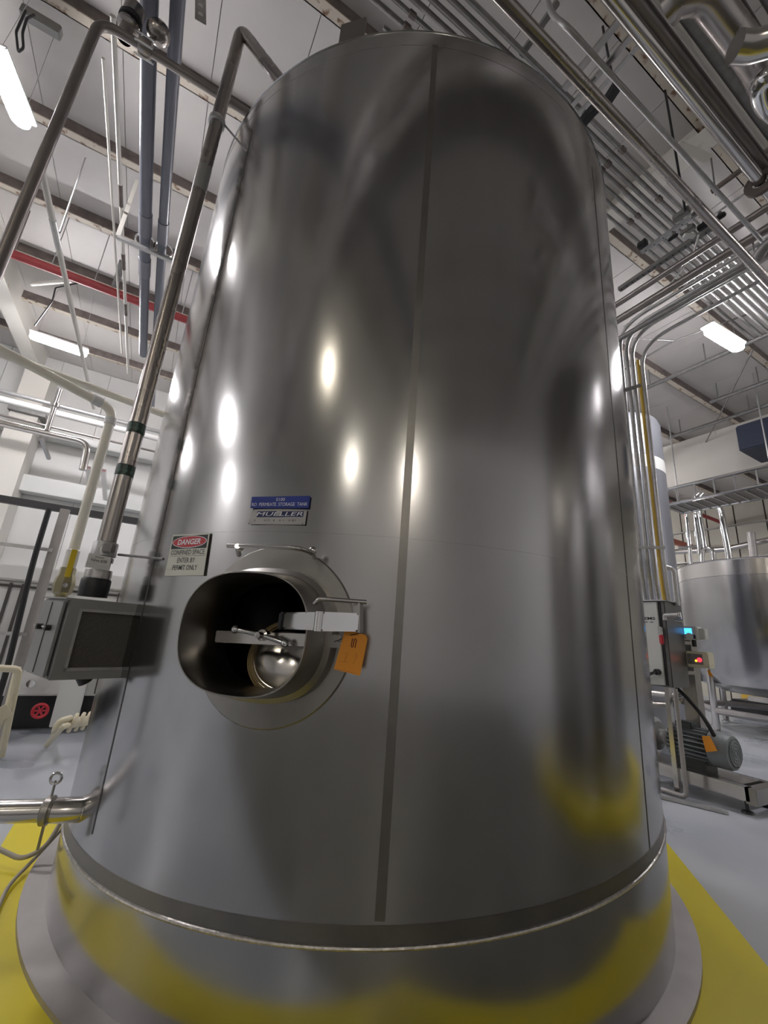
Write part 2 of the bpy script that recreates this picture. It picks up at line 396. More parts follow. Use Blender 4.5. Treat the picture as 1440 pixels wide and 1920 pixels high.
# lifting lug on the rim
lp = P(658, 62, d=(on(18, 0)-CAM).xy.length)
la = ang(hit(655, 92)); n_ = nrm(la); t_ = Vector((-n_.y, n_.x, 0))
MB().box(on(la, ZT+0.07, R-0.01), 0.17, 0.014, 0.26, t_, n_, Zc).build('lifting_lug', M_band, tank)
# ---- manhole
n_ = nrm(MAN_A); t_ = Vector((-n_.y, n_.x, 0))
if t_.dot(R2) < 0: t_ = -t_
mc = AX+n_*R+Zc*MAN_Z
def mp(u, v, h=0.0): return mc+t_*u+Zc*v+n_*h          # point in the manhole frame
def surf(u, v, off=0.0):
    return AX+n_*(math.sqrt(max(0, R*R-u*u))+off)+t_*u+Zc*(MAN_Z+v)
NS = 72
def sup(k, a, b, e=2.5):
    c, s = math.cos(2*PI*k/NS), math.sin(2*PI*k/NS)
    return (a*math.copysign(abs(c)**(2/e), c), b*math.copysign(abs(s)**(2/e), s))
cz = 0.0
# collar plate that follows the shell
vs = []; rings = [(0.24, 0.006), (0.342, 0.006), (0.348, 0.0)]
for (rr, off) in rings:
    for k in range(NS):
        a = 2*PI*k/NS; u, v = rr*math.cos(a), rr*math.sin(a)
        if rr < 0.3: u, v = sup(k, 0.262, 0.222); v += cz
        vs.append(surf(u, v, off))
MB().add(vs, [(i*NS+k, i*NS+(k+1) % NS, (i+1)*NS+(k+1) % NS, (i+1)*NS+k) for i in range(2) for k in range(NS)]).build('manhole_collar', M_collar, tank)
# neck with outer step, rolled lip and inner face
prof = [(-0.10, 0.262, 0.222, 1), (0.02, 0.285, 0.250, 1), (0.055, 0.283, 0.248, 1), (0.075, 0.266, 0.228, 1), (0.198, 0.252, 0.214, 0), (0.206, 0.249, 0.211, 0), (0.206, 0.245, 0.207, 0), (0.198, 0.243, 0.205, 0), (-0.02, 0.243, 0.205, 0), (-0.08, 0.243, 0.205, 0)]
vs = []
for (h, a, b, cyl) in prof:
    for k in range(NS):
        u, v = sup(k, a, b); v += cz
        vs.append(mp(u, v, h+((math.sqrt(R*R-u*u)-R) if cyl and h < 0.05 else 0)))
nk = MB().add(vs, [(i*NS+k, i*NS+(k+1) % NS, (i+1)*NS+(k+1) % NS, (i+1)*NS+k) for i in range(len(prof)-1) for k in range(NS)]).build('manhole_neck', M_collar, tank, sharp=30)
# inside the tank: open dished door swung in, with its gasket
door = thing('manhole_door', 'dished steel door with tan gasket hanging inside the open manhole', 'door', mp(0.02, -0.2, -0.25))
dax = (n_*0.80+t_*0.25+Zc*0.38).normalized()
dc = mp(0.045, -0.085, -0.11)
MB().lathe(dc, dax, [(0.001, 0.055), (0.05, 0.051), (0.09, 0.040), (0.125, 0.018), (0.136, 0.002), (0.15, 0.0), (0.15, -0.012), (0.001, -0.02)], 48).build('door_dish', M_steel, door)
g = MB()
for q in range(3): g.lathe(dc, dax, [(0.140+0.008*q, 0.006-0.010*q), (0.145+0.008*q, 0.013-0.010*q), (0.150+0.008*q, 0.006-0.010*q), (0.145+0.008*q, -0.006-0.010*q), (0.140+0.008*q, 0.006-0.010*q)], 48)
g.build('gasket', M_gask, door)
# crossbar, box arm, hinge and tee handle (one clamp assembly)
clamp = thing('manhole_clamp', 'steel clamp bar and box arm with tee handle across the manhole mouth', 'clamp', mp(0.28, -0.05, 0.06))
def clampP(x, y, h):           # measured pixel on the plane at distance h in front of the shell
    r = ray(x, y); k = ((mc+n_*h)-CAM).dot(n_)/r.dot(n_); return CAM+r*k
MB().bar(clampP(405, 1193, 0.02), clampP(640, 1203, 0.06), 0.012, 0.045, bev=0.003).build('crossbar', M_steel, clamp)
a_, b_, c_ = clampP(535, 1164, 0.13), clampP(598, 1165, 0.23), clampP(672, 1167, 0.115)
arm = MB().bar(a_, b_, 0.03, 0.058, bev=0.006); arm.bar(b_-(c_-b_).normalized()*0.005, c_, 0.03, 0.062, bev=0.006)
arm.cyl(b_-Zc*0.0315, b_+Zc*0.0315, 0.016); arm.build('box_arm', M_chrome, clamp)
MB().bar(clampP(670, 1133, 0.10), clampP(670, 1186, 0.10), 0.03, 0.012, upv=n_).build('hinge_plate', M_steel, clamp)
MB().bar(clampP(676, 1131, 0.11), clampP(676, 1187, 0.11), 0.008, 0.045, upv=n_, bev=0.002).build('hinge_plate', M_steel, clamp)
MB().box(clampP(531, 1164, 0.125), 0.02, 0.05, 0.062, t_, n_, Zc, bev=0.006).build('end_block', M_blk, clamp, label='black end block')
hub = clampP(491, 1191, 0.10)
MB().lathe(hub-n_*0.10, n_, [(0.001, 0), (0.011, 0), (0.011, 0.075), (0.02, 0.078), (0.021, 0.10), (0.012, 0.105), (0.011, 0.135), (0.001, 0.136)], 20).build('screw', M_steel, clamp)
e1, e2 = clampP(441, 1180, 0.115), clampP(534, 1206, 0.085)
th = MB().tube([e1, hub, e2], 0.0085, 12).build('tee_handle', M_chrome, clamp)
for e in (e1, e2): MB().sph(e, 0.0155).build('ball_end', M_chrome, th)
# upper handle rail over the neck, right rail with bent end
rail = MB().pipe([clampP(427, 1023, 0.19), clampP(555, 1027, 0.19), clampP(588, 1036, 0.10), clampP(590, 1046, 0.02)], 0.0085, bend=0.03)
rail.cyl(clampP(445, 1024, 0.20), clampP(448, 1040, 0.10), 0.010); rail.sph(clampP(586, 1033, 0.09), 0.017); rail.sph(clampP(451, 1027, 0.17), 0.013)
rail.build('upper_rail', M_steel, clamp)
rr = MB().pipe([clampP(590, 1131, 0.20), clampP(598, 1123, 0.21), clampP(620, 1124, 0.20), clampP(686, 1129, 0.10)], 0.008, bend=0.012)
rr.build('side_rail', M_steel, clamp)
MB().cyl(clampP(600, 1199, 0.07), clampP(600, 1199, 0.10), 0.008).build('bolt', M_chrome, clamp)
# ------------------------------------------------------------------ signs on the tank
def plate_frame(cx, cy, lift=0.002):
    p = hit(cx, cy); a = ang(p); n = nrm(a); u = Vector((-n.y, n.x, 0))
    if u.dot(R2) < 0: u = -u
    return p+n*lift, n, u
def onplane(x, y, p, n):
    r = ray(x, y); return CAM+r*((p-CAM).dot(n)/r.dot(n))
def quad_plate(name, m_, corners, p, n, th_, label, cat):
    q = [onplane(x, y, p, n) for x, y in corners]
    o = MB().prism(q, n*th_).build(name, m_, label=label, cat=cat, base=sum(q, Vector())/4); return o, [v+n*th_ for v in q]
def lerp2(q, s, t):      # q = TL, TR, BR, BL ; s right, t down
    return (q[0]*(1-s)+q[1]*s)*(1-t)+(q[3]*(1-s)+q[2]*s)*t
p, n, u = plate_frame(350, 1040, 0.002)
ds, q = quad_plate('danger_sign', M_signw, [(325, 1003), (394, 999), (382, 1079), (309, 1080)], p, n, 0.002, 'white DANGER CONFINED SPACE sign left above the manhole', 'sign')
ux = (q[1]-q[0]+q[2]-q[3]).normalized(); uy = (q[0]-q[3]+q[1]-q[2]).normalized(); W = (q[1]-q[0]).length; H = (q[0]-q[3]).length
def patch(parent, q, s0, s1, t0, t1, m_, n, lift=0.0004, name='panel'):
    return MB().prism([lerp2(q, s0, t0), lerp2(q, s1, t0), lerp2(q, s1, t1), lerp2(q, s0, t1)], n*lift).build(name, m_, parent)
patch(ds, q, 0.03, 0.97, 0.04, 0.36, M_txtk, n, 0.0004, 'black_panel')
ec = lerp2(q, 0.5, 0.195)
def ell(a, b, lift, m_, name):
    pts = [ec+ux*(a*math.cos(2*PI*i/40))+uy*(b*math.sin(2*PI*i/40)) for i in range(40)]
    return MB().prism(pts, n*lift).build(name, m_, ds)
ell(W*0.46, H*0.145, 0.0007, M_txtw, 'oval_border'); ell(W*0.445, H*0.130, 0.0010, M_signr, 'red_oval')
text('DANGER', W*0.62, H*0.135, M_txtw, ds, ec, ux, uy, bold=0.02, shear=0.15, lift=0.0014)
for s_, wd, tt in (('CONFINED SPACE', 0.90, 0.445), ('ENTER BY', 0.47, 0.635), ('PERMIT ONLY', 0.66, 0.81)):
    text(s_, W*wd, H*0.115, M_txtk, ds, lerp2(q, 0.50, tt), ux, uy, bold=0.004)
patch(ds, q, 0.05, 0.97, 0.532, 0.538, M_txtk, n, 0.0004, 'rule')
p, n, u = plate_frame(525, 942, 0.003)
bs, q = quad_plate('name_plate', M_blue, [(473, 932), (582, 930), (579, 953), (470, 953)], p, n, 0.003, 'blue engraved plate reading S100 RO PERMEATE STORAGE TANK', 'sign')
ux = (q[1]-q[0]+q[2]-q[3]).normalized(); uy = (q[0]-q[3]+q[1]-q[2]).normalized(); W = (q[1]-q[0]).length; H = (q[0]-q[3]).length
text('S100', W*0.15, H*0.28, M_txtw, bs, lerp2(q, 0.51, 0.27), ux, uy, bold=0.0)
text('RO  PERMEATE  STORAGE  TANK', W*0.95, H*0.29, M_txtw, bs, lerp2(q, 0.5, 0.68), ux, uy, bold=0.0)
p, n, u = plate_frame(521, 970, 0.003)
ms, q = quad_plate('maker_plate', M_steel, [(473, 957), (576, 956), (572, 984), (468, 983)], p, n, 0.002, 'worn metal maker plate reading MUELLER under the blue plate', 'sign')
ux = (q[1]-q[0]+q[2]-q[3]).normalized(); uy = (q[0]-q[3]+q[1]-q[2]).normalized(); W = (q[1]-q[0]).length; H = (q[0]-q[3]).length
patch(ms, q, 0.11, 0.46, 0.08, 0.5, M_navy, n, 0.0004, 'blue_print'); patch(ms, q, 0.56, 0.95, 0.10, 0.48, M_navy, n, 0.0004, 'blue_print'); patch(ms, q, 0.46, 0.60, 0.42, 0.5, M_navy, n, 0.0004, 'blue_print')
text('MUELLER', W*0.84, H*0.27, M_txtw, ms, lerp2(q, 0.52, 0.28), ux, uy, bold=0.0, shear=0.2, lift=0.001)
for s0, s1 in ((0.08, 0.1), (0.26, 0.29), (0.31, 0.36), (0.43, 0.45), (0.53, 0.56), (0.60, 0.61), (0.70, 0.73), (0.76, 0.80), (0.82, 0.83)):
    patch(ms, q, s0, s1, 0.66, 0.78, M_dkgalv, n, 0.0004, 'worn_print')
for s_, t_2 in ((0.03, -0.02), (0.97, 0.06), (0.96, 0.93), (-0.01, 0.97)):
    MB().sph(lerp2(q, s_, t_2), 0.003, 8, 5).build('rivet', M_dkgalv, ms)
# orange tag on the hinge
tp = clampP(656, 1225, 0.12)
nn = (CAM-tp).normalized()
def tagP(x, y):
    r = ray(x, y); return CAM+r*((tp-CAM).dot(nn)/r.dot(nn))
tg = MB().prism([tagP(*c) for c in [(646.5, 1182), (660, 1182), (676, 1188), (686, 1191), (689, 1198), (675, 1267.5), (626, 1254.5)]], nn*0.0012).build('paper_tag', M_orange, label='orange card tag hanging from the manhole clamp', cat='tag')
tx = (tagP(675, 1267)-tagP(626, 1254)).normalized(); ty = nn.cross(tx).normalized()
st = MB()
def stroke(pts, wd, m_, name):
    s_ = MB(); pp = [tagP(*c)+nn*0.0013 for c in pts]
    s_.tube(pp, wd, 5); return s_.build(name, m_, tg)
stroke([(661, 1197), (658.3, 1212), (660, 1213.8), (662, 1212), (664.3, 1198.5), (666.5, 1197.5), (668.5, 1200), (665.5, 1215)], 0.0017, M_ink, 'emblem')
stroke([(652.5, 1224), (645.5, 1240)], 0.0008, M_pen, 'pen_stroke'); stroke([(637, 1239), (651, 1242.5)], 0.0006, M_pen, 'pen_stroke'); stroke([(644, 1225.5), (652, 1224)], 0.0005, M_pen, 'pen_stroke')
stroke([(668, 1224), (664, 1230), (667, 1235), (669.5, 1229), (668.5, 1225), (669, 1232), (662, 1246)], 0.0006, M_pen, 'pen_stroke')
stroke([(632, 1253.8), (670, 1263.5)], 0.0005, M_pen, 'printed_rule')
MB().tube([clampP(627, 1203, 0.08), clampP(641, 1198, 0.11), tagP(645, 1192)-nn*0.004, tagP(667, 1189.5)+nn*0.004, tagP(677, 1186)], 0.0016, 8).build('tie', M_black, tg)
# ------------------------------------------------------------------ vent stack at the left of the tank
vx, vy = 2.6*-0.084, 2.6*0.9965
RV = 0.044
zl = P(190, 1098, d=2.6).z
zt = P(452, 62, d=2.62).z
vs_ = thing('vent_stack', 'tall dark steel vent pipe on the filter box, bent over to the tank top', 'pipe', (vx, vy, zl))
endp = P(523, 150, Z=ZT+0.30); endp = hit(523, 150, R-0.12); endp.z = min(endp.z, ZT+0.4)
top = Vector((vx, vy, zt))
MB().pipe([(vx, vy, zl+0.02), top, P(545, 178, Z=ZT+0.1)], RV, bend=0.13, n=28, seg=10).build('stack_pipe', M_mill, vs_)
bz = P(188, 1113, d=2.6).z
MB().lathe((vx, vy, 0), Zc, [(0.04, bz-0.02), (0.064, bz-0.02), (0.066, bz+0.02), (0.066, bz+0.062), (0.062, bz+0.070), (0.04, bz+0.070)], 36).build('rubber_boot', M_black, vs_, label='black rubber boot')
z1 = bz+0.07
MB().lathe((vx, vy, 0), Zc, [(RV, z1), (0.059, z1+0.002), (0.061, z1+0.02), (0.059, z1+0.045), (RV, z1+0.05)], 32).build('clamp_band', M_steel, vs_)
z2 = P(203, 1031, d=2.6).z
MB().lathe((vx, vy, 0), Zc, [(RV, z2-0.04), (0.057, z2-0.036), (0.057, z2+0.03), (0.053, z2+0.036), (RV, z2+0.036)], 32).build('clamp_band', M_galv, vs_)
MB().lathe((vx, vy, 0), Zc, [(RV, z2-0.07), (0.052, z2-0.068), (0.052, z2-0.045), (RV, z2-0.043)], 32).build('clamp_band', M_steel, vs_)
MB().box(Vector((vx, vy, z2))+(CAM-Vector((vx, vy, 1.5))).normalized()*0.058+R2*0.02, 0.055, 0.03, 0.045, R2, F2, Zc, bev=0.005).build('clamp_lug', M_dkgalv, vs_)
MB().tube([P(222, 1040, d=2.55), hit(306, 1048)], 0.0065, 8).build('stay_rod', M_dkgalv, vs_)
z3 = P(405, 228, d=2.6).z
MB().lathe((vx, vy, 0), Zc, [(RV, z3-0.025), (0.056, z3-0.022), (0.056, z3+0.02), (RV, z3+0.024)], 32).build('clamp_band', M_galv, vs_)
MB().tube([Vector((vx, vy, z3))+Vector((0.05, -0.02, -0.01)), hit(464, 285)], 0.007, 8).build('stay_rod', M_dkgalv, vs_)
for (yy, hh) in ((796, 0.062), (877, 0.062)):
    zz = P(252-(yy-796)*0.22, yy, d=2.53).z
    tb = MB().lathe((vx, vy, 0), Zc, [(RV+0.0005, zz-hh/2), (RV+0.0016, zz-hh/2), (RV+0.0016, zz+hh/2), (RV+0.0005, zz+hh/2)], 32).build('flow_band', M_green, vs_, label='dark green flow marker band')
    for k in range(5):                                    # arrows pointing down
        a0 = math.atan2(-vy, -vx)+0.72-k*0.72; m_ = MB()
        def ap(da, z): return Vector((vx+(RV+0.0022)*math.cos(a0+da), vy+(RV+0.0022)*math.sin(a0+da), zz+z))
        m_.add([ap(-0.12, 0.026), ap(0.12, 0.026), ap(0.12, -0.004), ap(-0.12, -0.004)], [(0, 1, 2, 3)])
        m_.add([ap(-0.27, -0.004), ap(0.27, -0.004), ap(0, -0.027), ap(0, -0.004)], [(0, 3, 2), (3, 1, 2)])
        m_.build('arrow', M_greenl, tb)
zz = P(372, 335, d=2.6).z
MB().lathe((vx, vy, 0), Zc, [(RV+0.0005, zz-0.11), (RV+0.0015, zz-0.11), (RV+0.0015, zz+0.11), (RV+0.0005, zz+0.11)], 28).build('bare_patch', M_cab, vs_, label='paler grey sleeve high on the pipe')
# valve label
vp = P(186, 1053, d=2.50); vn = (CAM-vp); vn.z = 0; vn.normalize(); vu = Vector((-vn.y, vn.x, 0))
if vu.dot(R2) < 0: vu = -vu
def vlP(x, y): r = ray(x, y); return CAM+r*((vp-CAM).dot(vn)/r.dot(vn))
vl = MB().prism([vlP(*c) for c in [(167, 1037), (209, 1045), (204, 1070), (159, 1063)]], vn*0.002).build('valve_label', M_greybox, label='grey laminated label reading Valve on the vent pipe', cat='label')
MB().prism([vlP(*c)+vn*0.002 for c in [(168, 1038.5), (208, 1045.5), (203, 1061), (163, 1054)]], vn*0.0008).build('paper', M_white, vl)
text('Valve #38', 0.068, 0.016, M_txtk, vl, vlP(185, 1051.5)+vn*0.003, (vlP(208, 1045.5)-vlP(168, 1038.5)).normalized(), Zc, bold=0.0)
text('Permeate', 0.036, 0.009, M_txtk, vl, vlP(187, 1045)+vn*0.003, (vlP(208, 1045.5)-vlP(168, 1038.5)).normalized(), Zc, bold=0.0)
MB().pipe([vlP(186, 1038)+vn*0.004, vlP(185, 1028)+vn*0.03, vlP(195, 1018)+vn*0.02], 0.0022, n=8).build('cable_tie', M_white, vl)
# filter box under it
fd = 2.47
BR_ = P(247, 1270, d=fd); TR_ = Vector((BR_.x, BR_.y, P(279, 1137, d=fd).z))
e_ = Vector((0.91, 0.41, 0)).normalized(); fn = Vector((e_.y, -e_.x, 0))
def fbP(x, y, off=0.0): r = ray(x, y); return CAM+r*(((BR_+fn*off)-CAM).dot(fn)/r.dot(fn))
BL_ = fbP(92, 1270); Wf = (BR_-BL_).dot(e_); Hf = TR_.z-BR_.z
fb = thing('filter_box', 'grey metal filter box with mesh front under the vent pipe', 'box', BR_-e_*(Wf/2))
c0 = Vector((BR_.x, BR_.y, (TR_.z+BR_.z)/2))-e_*(Wf/2)
D_ = 0.30
MB().box(c0-fn*(D_/2+0.02), Wf, D_, Hf, e_, fn, Zc, bev=0.004).build('case', M_cab, fb)
# frame bars
fr = MB(); b = 0.034
fr.box(c0+e_*(Wf/2-b/2), b, 0.02, Hf, e_, fn, Zc); fr.box(c0-e_*(Wf/2-b*0.62), b*1.24, 0.02, Hf, e_, fn, Zc)
fr.box(c0+Zc*(Hf/2-b/2), Wf, 0.0202, b, e_, fn, Zc); fr.box(c0-Zc*(Hf/2-b/2), Wf, 0.0202, b, e_, fn, Zc); fr.build('front_frame', M_cab, fb)
fi = MB(); b2 = 0.014; Wi, Hi = Wf-2.24*b, Hf-2*b; ci = c0+e_*(b*0.12)
for s_ in (-1, 1):
    fi.box(ci+e_*(s_*(Wi/2-b2/2))-fn*0.004, b2, 0.016, Hi, e_, fn, Zc); fi.box(ci+Zc*(s_*(Hi/2-b2/2))-fn*0.004, Wi, 0.016, b2, e_, fn, Zc)
fi.build('inner_frame', M_galv, fb)
MB().box(ci-fn*0.010, Wi-b2, 0.006, Hi-b2, e_, fn, Zc).build('filter_screen', M_mesh, fb)
# side door with two latches
sp = c0-e_*(Wf/2); sn = (-e_*0.9+fn*0.45).normalized(); sd = Zc.cross(sn)
side_c = sp-fn*0.15-e_*0.012
MB().box(side_c, 0.012, 0.27, Hf*0.94, e_, fn, Zc, bev=0.003).build('side_door', M_cab, fb)
MB().box(side_c-e_*0.007-fn*0.0, 0.003, 0.006, Hf*0.9, e_, fn, Zc).build('door_gap', M_dark, fb)
for dx in (-0.05, 0.06):
    l0 = side_c-e_*0.006+fn*dx+Zc*0.04
    q_ = MB().cyl(l0, l0-e_*0.022, 0.013).build('latch', M_blk, fb); MB().box(l0-e_*0.026+Zc*0.004, 0.006, 0.034, 0.008, e_, fn, Zc).build('latch_wing', M_chrome, q_)
MB().prism([c0+e_*(-Wf/2-0.02)+Zc*Hf/2-fn*D_, c0+e_*(-Wf/2-0.02)+Zc*Hf/2+fn*0.01, c0+e_*Wf/2+Zc*Hf/2+fn*0.012, c0+e_*Wf/2+Zc*Hf/2-fn*D_], Zc*0.006).build('top_plate', M_cab, fb)
MB().cyl(c0-fn*0.12-Zc*(Hf/2), c0-fn*0.12-Zc*(Hf/2+0.03)+e_*0.02, 0.03).build('drain', M_blk, fb)
MB().bar(c0-fn*0.30+e_*0.1, on(ang(BR_)+2, c0.z, R), 0.04, 0.04).build('bracket', M_galv, fb)

# ------------------------------------------------------------------ pipework
def runpipe(name, pts, wpx, m_, label, cat='pipe', bend=0.0, n=14, r=None, at=0, group=None, base=None):
    pts = [Vector(p) for p in pts]
    r = r or rp(pts[at], wpx)
    return MB().pipe(pts, r, bend or 2.2*r, n).build(name, m_, label=label, cat=cat, group=group)
# bent dusty steel pipe at upper left (runs down, and along X to behind the tank)
zA = 5.6
dA = (zA-1.5)/ (P(187, 38, d=1).z-1.5)
pA = P(187, 38, d=dA); pB = P(272, 88, Z=zA); pC = Vector((2.2, pA.y, zA))
bp_ = thing('process_pipe', 'dusty steel pipe bent at upper left and running to behind the tank', 'pipe', (pA.x, pA.y, 0.2))
rA = rp(P(60, 330, d=dA), 27)
MB().pipe([(pA.x, pA.y, 0.2), (pA.x, pA.y, zA), pC], rA, 0.13, 20, 10).build('pipe_run', M_pipebrown, bp_)
dv = thing('butterfly_valve', 'round steel valve body on the upper left pipe beside the grey pvc pipes', 'valve', (pB.x, pB.y, zA))
MB().lathe(Vector((pB.x, pA.y, zA))-Vector((0.05, 0, 0)), (1, 0, 0), [(rA, 0), (rA*1.7, 0.01), (rA*1.9, 0.03), (rA*1.9, 0.07), (rA*1.7, 0.09), (rA, 0.1)], 24).build('body', M_mill, dv)
MB().sph(Vector((pB.x+0.05, pA.y-0.02, zA+0.20)), 0.085).build('actuator', M_mill, dv)
MB().cyl(Vector((pB.x, pA.y, zA)), Vector((pB.x+0.03, pA.y, zA+0.18)), 0.02).build('stem', M_steel, dv)
for k in range(5):
    MB().cyl(Vector((pB.x-0.06, pA.y+0.07*math.cos(k*1.26), zA+0.07*math.sin(k*1.26))), Vector((pB.x+0.06, pA.y+0.07*math.cos(k*1.26), zA+0.07*math.sin(k*1.26))), 0.008, 8).build('bolt', M_chrome, dv)
pv = P(243, 32, Z=zA+0.12)
dv2 = thing('tee_valve', 'steel tee fitting with clamped black cap at the very top left', 'valve', pv)
MB().lathe(P(232, 72, Z=zA), Vector((0.05, -0.1, 1)), [(0.05, 0), (0.05, 0.1), (0.075, 0.11), (0.075, 0.135), (0.05, 0.145), (0.05, 0.2), (0.07, 0.21), (0.07, 0.3), (0.001, 0.3)], 24).build('tee_body', M_mill, dv2)
MB().lathe(P(232, 72, Z=zA)+Vector((0.01, -0.02, 0.15)), Vector((0.05, -0.1, 1)), [(0.055, 0), (0.08, 0.005), (0.08, 0.03), (0.055, 0.035)], 24).build('clamp_ring', M_blk, dv2)
# grey PVC pipes along Y
def alongY(x1, y1, x2, y2, Z, wpx, m_, name, label, y_from=None, y_to=None, couplings=(), cat='pipe', mc_=None, group=None):
    a = P(x1, y1, Z=Z); b = P(x2, y2, Z=Z); xm = (a.x+b.x)/2; mid = P((x1+x2)/2, (y1+y2)/2, Z=Z)
    r = rp(mid, wpx); ya = a.y if y_from is None else y_from; yb = b.y if y_to is None else y_to
    t = thing(name, label, cat, (xm, ya, Z), group)
    MB().tube([(xm, ya, Z), (xm, yb, Z)], r, 18).build('pipe_run', m_, t)
    for (cx, cy) in couplings:
        c = P(cx, cy, Z=Z); MB().lathe((xm, c.y-0.16, Z), (0, 1, 0), [(r, 0), (r*1.13, 0.004), (r*1.13, 0.32), (r, 0.324)], 20).build('coupling', mc_ or M_pvcl, t)
    return t
alongY(275, 100, 270, 660, 6.0, 27, M_pvc, 'pvc_pipe', 'left of the two grey pvc pipes running back under the ceiling', y_from=-3, y_to=P(270, 665, Z=6.0).y, couplings=[(274, 420), (272, 500)])
alongY(331, 0, 305, 470, 6.0, 28, M_pvc, 'pvc_pipe', 'right of the two grey pvc pipes running back under the ceiling', y_from=-3, y_to=10.2, couplings=[(308, 435)])
# strut bracket that carries them
sb = thing('strut_bracket', 'galvanised strut under the two grey pvc pipes', 'bracket', P(260, 462, Z=5.89))
a = P(220, 445, Z=5.89); b = P(330, 492, Z=5.89); MB().bar((a.x, (a.y+b.y)/2, 5.89), (b.x, (a.y+b.y)/2, 5.89), 0.05, 0.04).build('strut', M_galv, sb)
MB().bar((a.x, (a.y+b.y)/2, 5.89), P(257, 340, Z=7.2), 0.045, 0.045).build('diagonal', M_raft, sb)
for px in (272, 306):
    c = P(px, 462+(px-272)*0.35, Z=6.0); MB().lathe((c.x, (a.y+b.y)/2-0.015, 6.0), (0, 1, 0), [(0.1, 0), (0.115, 0.0), (0.115, 0.03), (0.1, 0.03), (0.1, 0)], 20).build('pipe_clamp', M_galv, sb)
# thin pipes along Y at left
t1 = alongY(80, 310, 155, 680, 4.6, 12, M_raft, 'drop_pipe', 'thin white pipe slanting down past the left strip lamp', y_from=P(78, 300, Z=4.6).y, y_to=P(173, 765, Z=4.6).y, couplings=[(108, 440)], mc_=M_galv)
alongY(200, 200, 215, 460, 6.6, 6, M_raft, 'thin_conduit', 'thinnest conduit left of the grey pvc pipes', y_from=P(186, 105, Z=6.6).y, y_to=P(222, 660, Z=6.6).y)
alongY(215, 60, 237, 640, 6.4, 9, M_raft, 'thin_pipe', 'thin off-white pipe with dark couplings beside the grey pvc pipes', y_from=P(212, 30, Z=6.4).y, y_to=P(241, 700, Z=6.4).y, couplings=[(225, 366), (231, 490), (236, 580)], mc_=M_web)
# red sprinkler main along X
a, b = P(20, 477, Z=6.9), P(350, 598, Z=6.9); yr = (a.y+b.y)/2
rt_ = thing('sprinkler_main', 'red painted sprinkler main crossing behind the pipes at left', 'pipe', (0, yr, 6.9))
MB().tube([(a.x, yr, 6.9), (X1-0.2, yr, 6.9)], rp(P(180, 535, Z=6.9), 19), 18).build('pipe_run', M_red, rt_)
MB().tube([P(215, 538, Z=6.9), P(230, 490, Z=7.2)], 0.05, 12).build('branch_pipe', M_dkgalv, rt_)
for px in (95, 175, 340): 
    c = P(px, 477+(px-20)*0.367, Z=6.9); MB().tube([(c.x, yr, 6.9), (c.x, yr, ZC-0.02)], 0.008, 6).build('hanger_rod', M_galv, rt_)
# hanging trapeze rod at left centre and small items near the top left
runpipe('hanger_rod', [P(160, 296, Z=7.84), P(112, 436, Z=4.65)], 2, M_galv, 'thin rod hanging from the beam to the thin white pipe', 'rod', r=0.008)
runpipe('hanger_rod', [P(55, 395, Z=7.84), P(22, 480, Z=6.9)], 2, M_pipebrown, 'brown rod below the upper left beam beside the bent pipe', 'rod', r=0.02)
runpipe('brace_rod', [P(60, 533, Z=7.3), P(135, 526, Z=7.0)], 3, M_raft, 'short white brace pipe left of the red main', 'rod', r=0.035)
runpipe('cable', [P(150, 530, Z=6.95), P(104, 540, Z=6.8), P(98, 565, Z=6.7), P(65, 610, Z=6.6)], 2, M_blk, 'black cable drooping to the left strip lamp', 'cable', r=0.012)
runpipe('cable', [P(48, 20, Z=7.5), P(30, 60, Z=7.2), P(34, 98, Z=7.0), P(44, 90, Z=7.0), P(42, 62, Z=7.1), P(50, 35, Z=7.2), P(64, 28, Z=7.4)], 3, M_blk, 'coiled black cable hanging above the upper left lamp', 'cable', r=0.012)
jb = P(78, 42, Z=7.75)
MB().box(jb, 0.36, 0.10, 0.12, bev=0.01).build('junction_box', M_cab, label='grey junction box on the beam at the top left', cat='box')
# perforated strut end hanging at top
st = MB(); a = P(376, -14, Z=7.6); b = P(376, 40, Z=7.0)
q_ = thing('perforated_strut', 'short perforated strut end hanging at the top left of the tank', 'strut', b)
MB().bar(a, b, 0.10, 0.012, upv=(0, 1, 0)).build('strut', M_dkgalv, q_)
for k in range(3):
    c = b+(a-b)*(0.2+0.3*k); MB().cyl(c+Vector((0, -0.012, -0.004)), c+Vector((0, 0.012, 0)), 0.022, 12).build('slot', M_ceil, q_)
# cream PVC line
cE = P(213, 768, d=3.9); cE2 = P(-70, 618, Z=cE.z+0.10)
cp = thing('cream_pipe', 'cream pvc pipe dropping to the yellow-handled valve left of the vent pipe', 'pipe', (cE.x, cE.y, P(118, 1062, d=3.9).z))
cb = Vector((cE.x, cE.y, P(127, 1062, d=3.9).z)); rC = rp(P(180, 900, d=3.9), 19)
MB().pipe([cb, cE, cE2], rC, 0.1, 18, 8).build('pipe_run', M_cream, cp)
MB().lathe(cE-Zc*0.14, Zc, [(rC, 0), (rC*1.2, 0.005), (rC*1.2, 0.06), (rC, 0.065)], 20).build('elbow_socket', M_white, cp)
dd = (cE2-cE).normalized()
MB().lathe(cE+dd*0.09, dd, [(rC, 0), (rC*1.2, 0.005), (rC*1.2, 0.07), (rC, 0.075)], 20).build('elbow_socket', M_white, cp)
MB().lathe(cb-Zc*0.02, Zc, [(rC, 0), (rC*1.25, 0.005), (rC*1.25, 0.14), (rC, 0.15)], 20).build('coupling', M_white, cp)
bv = thing('ball_valve', 'brass ball valve with yellow lever under the cream pipe', 'valve', cb-Zc*0.26)
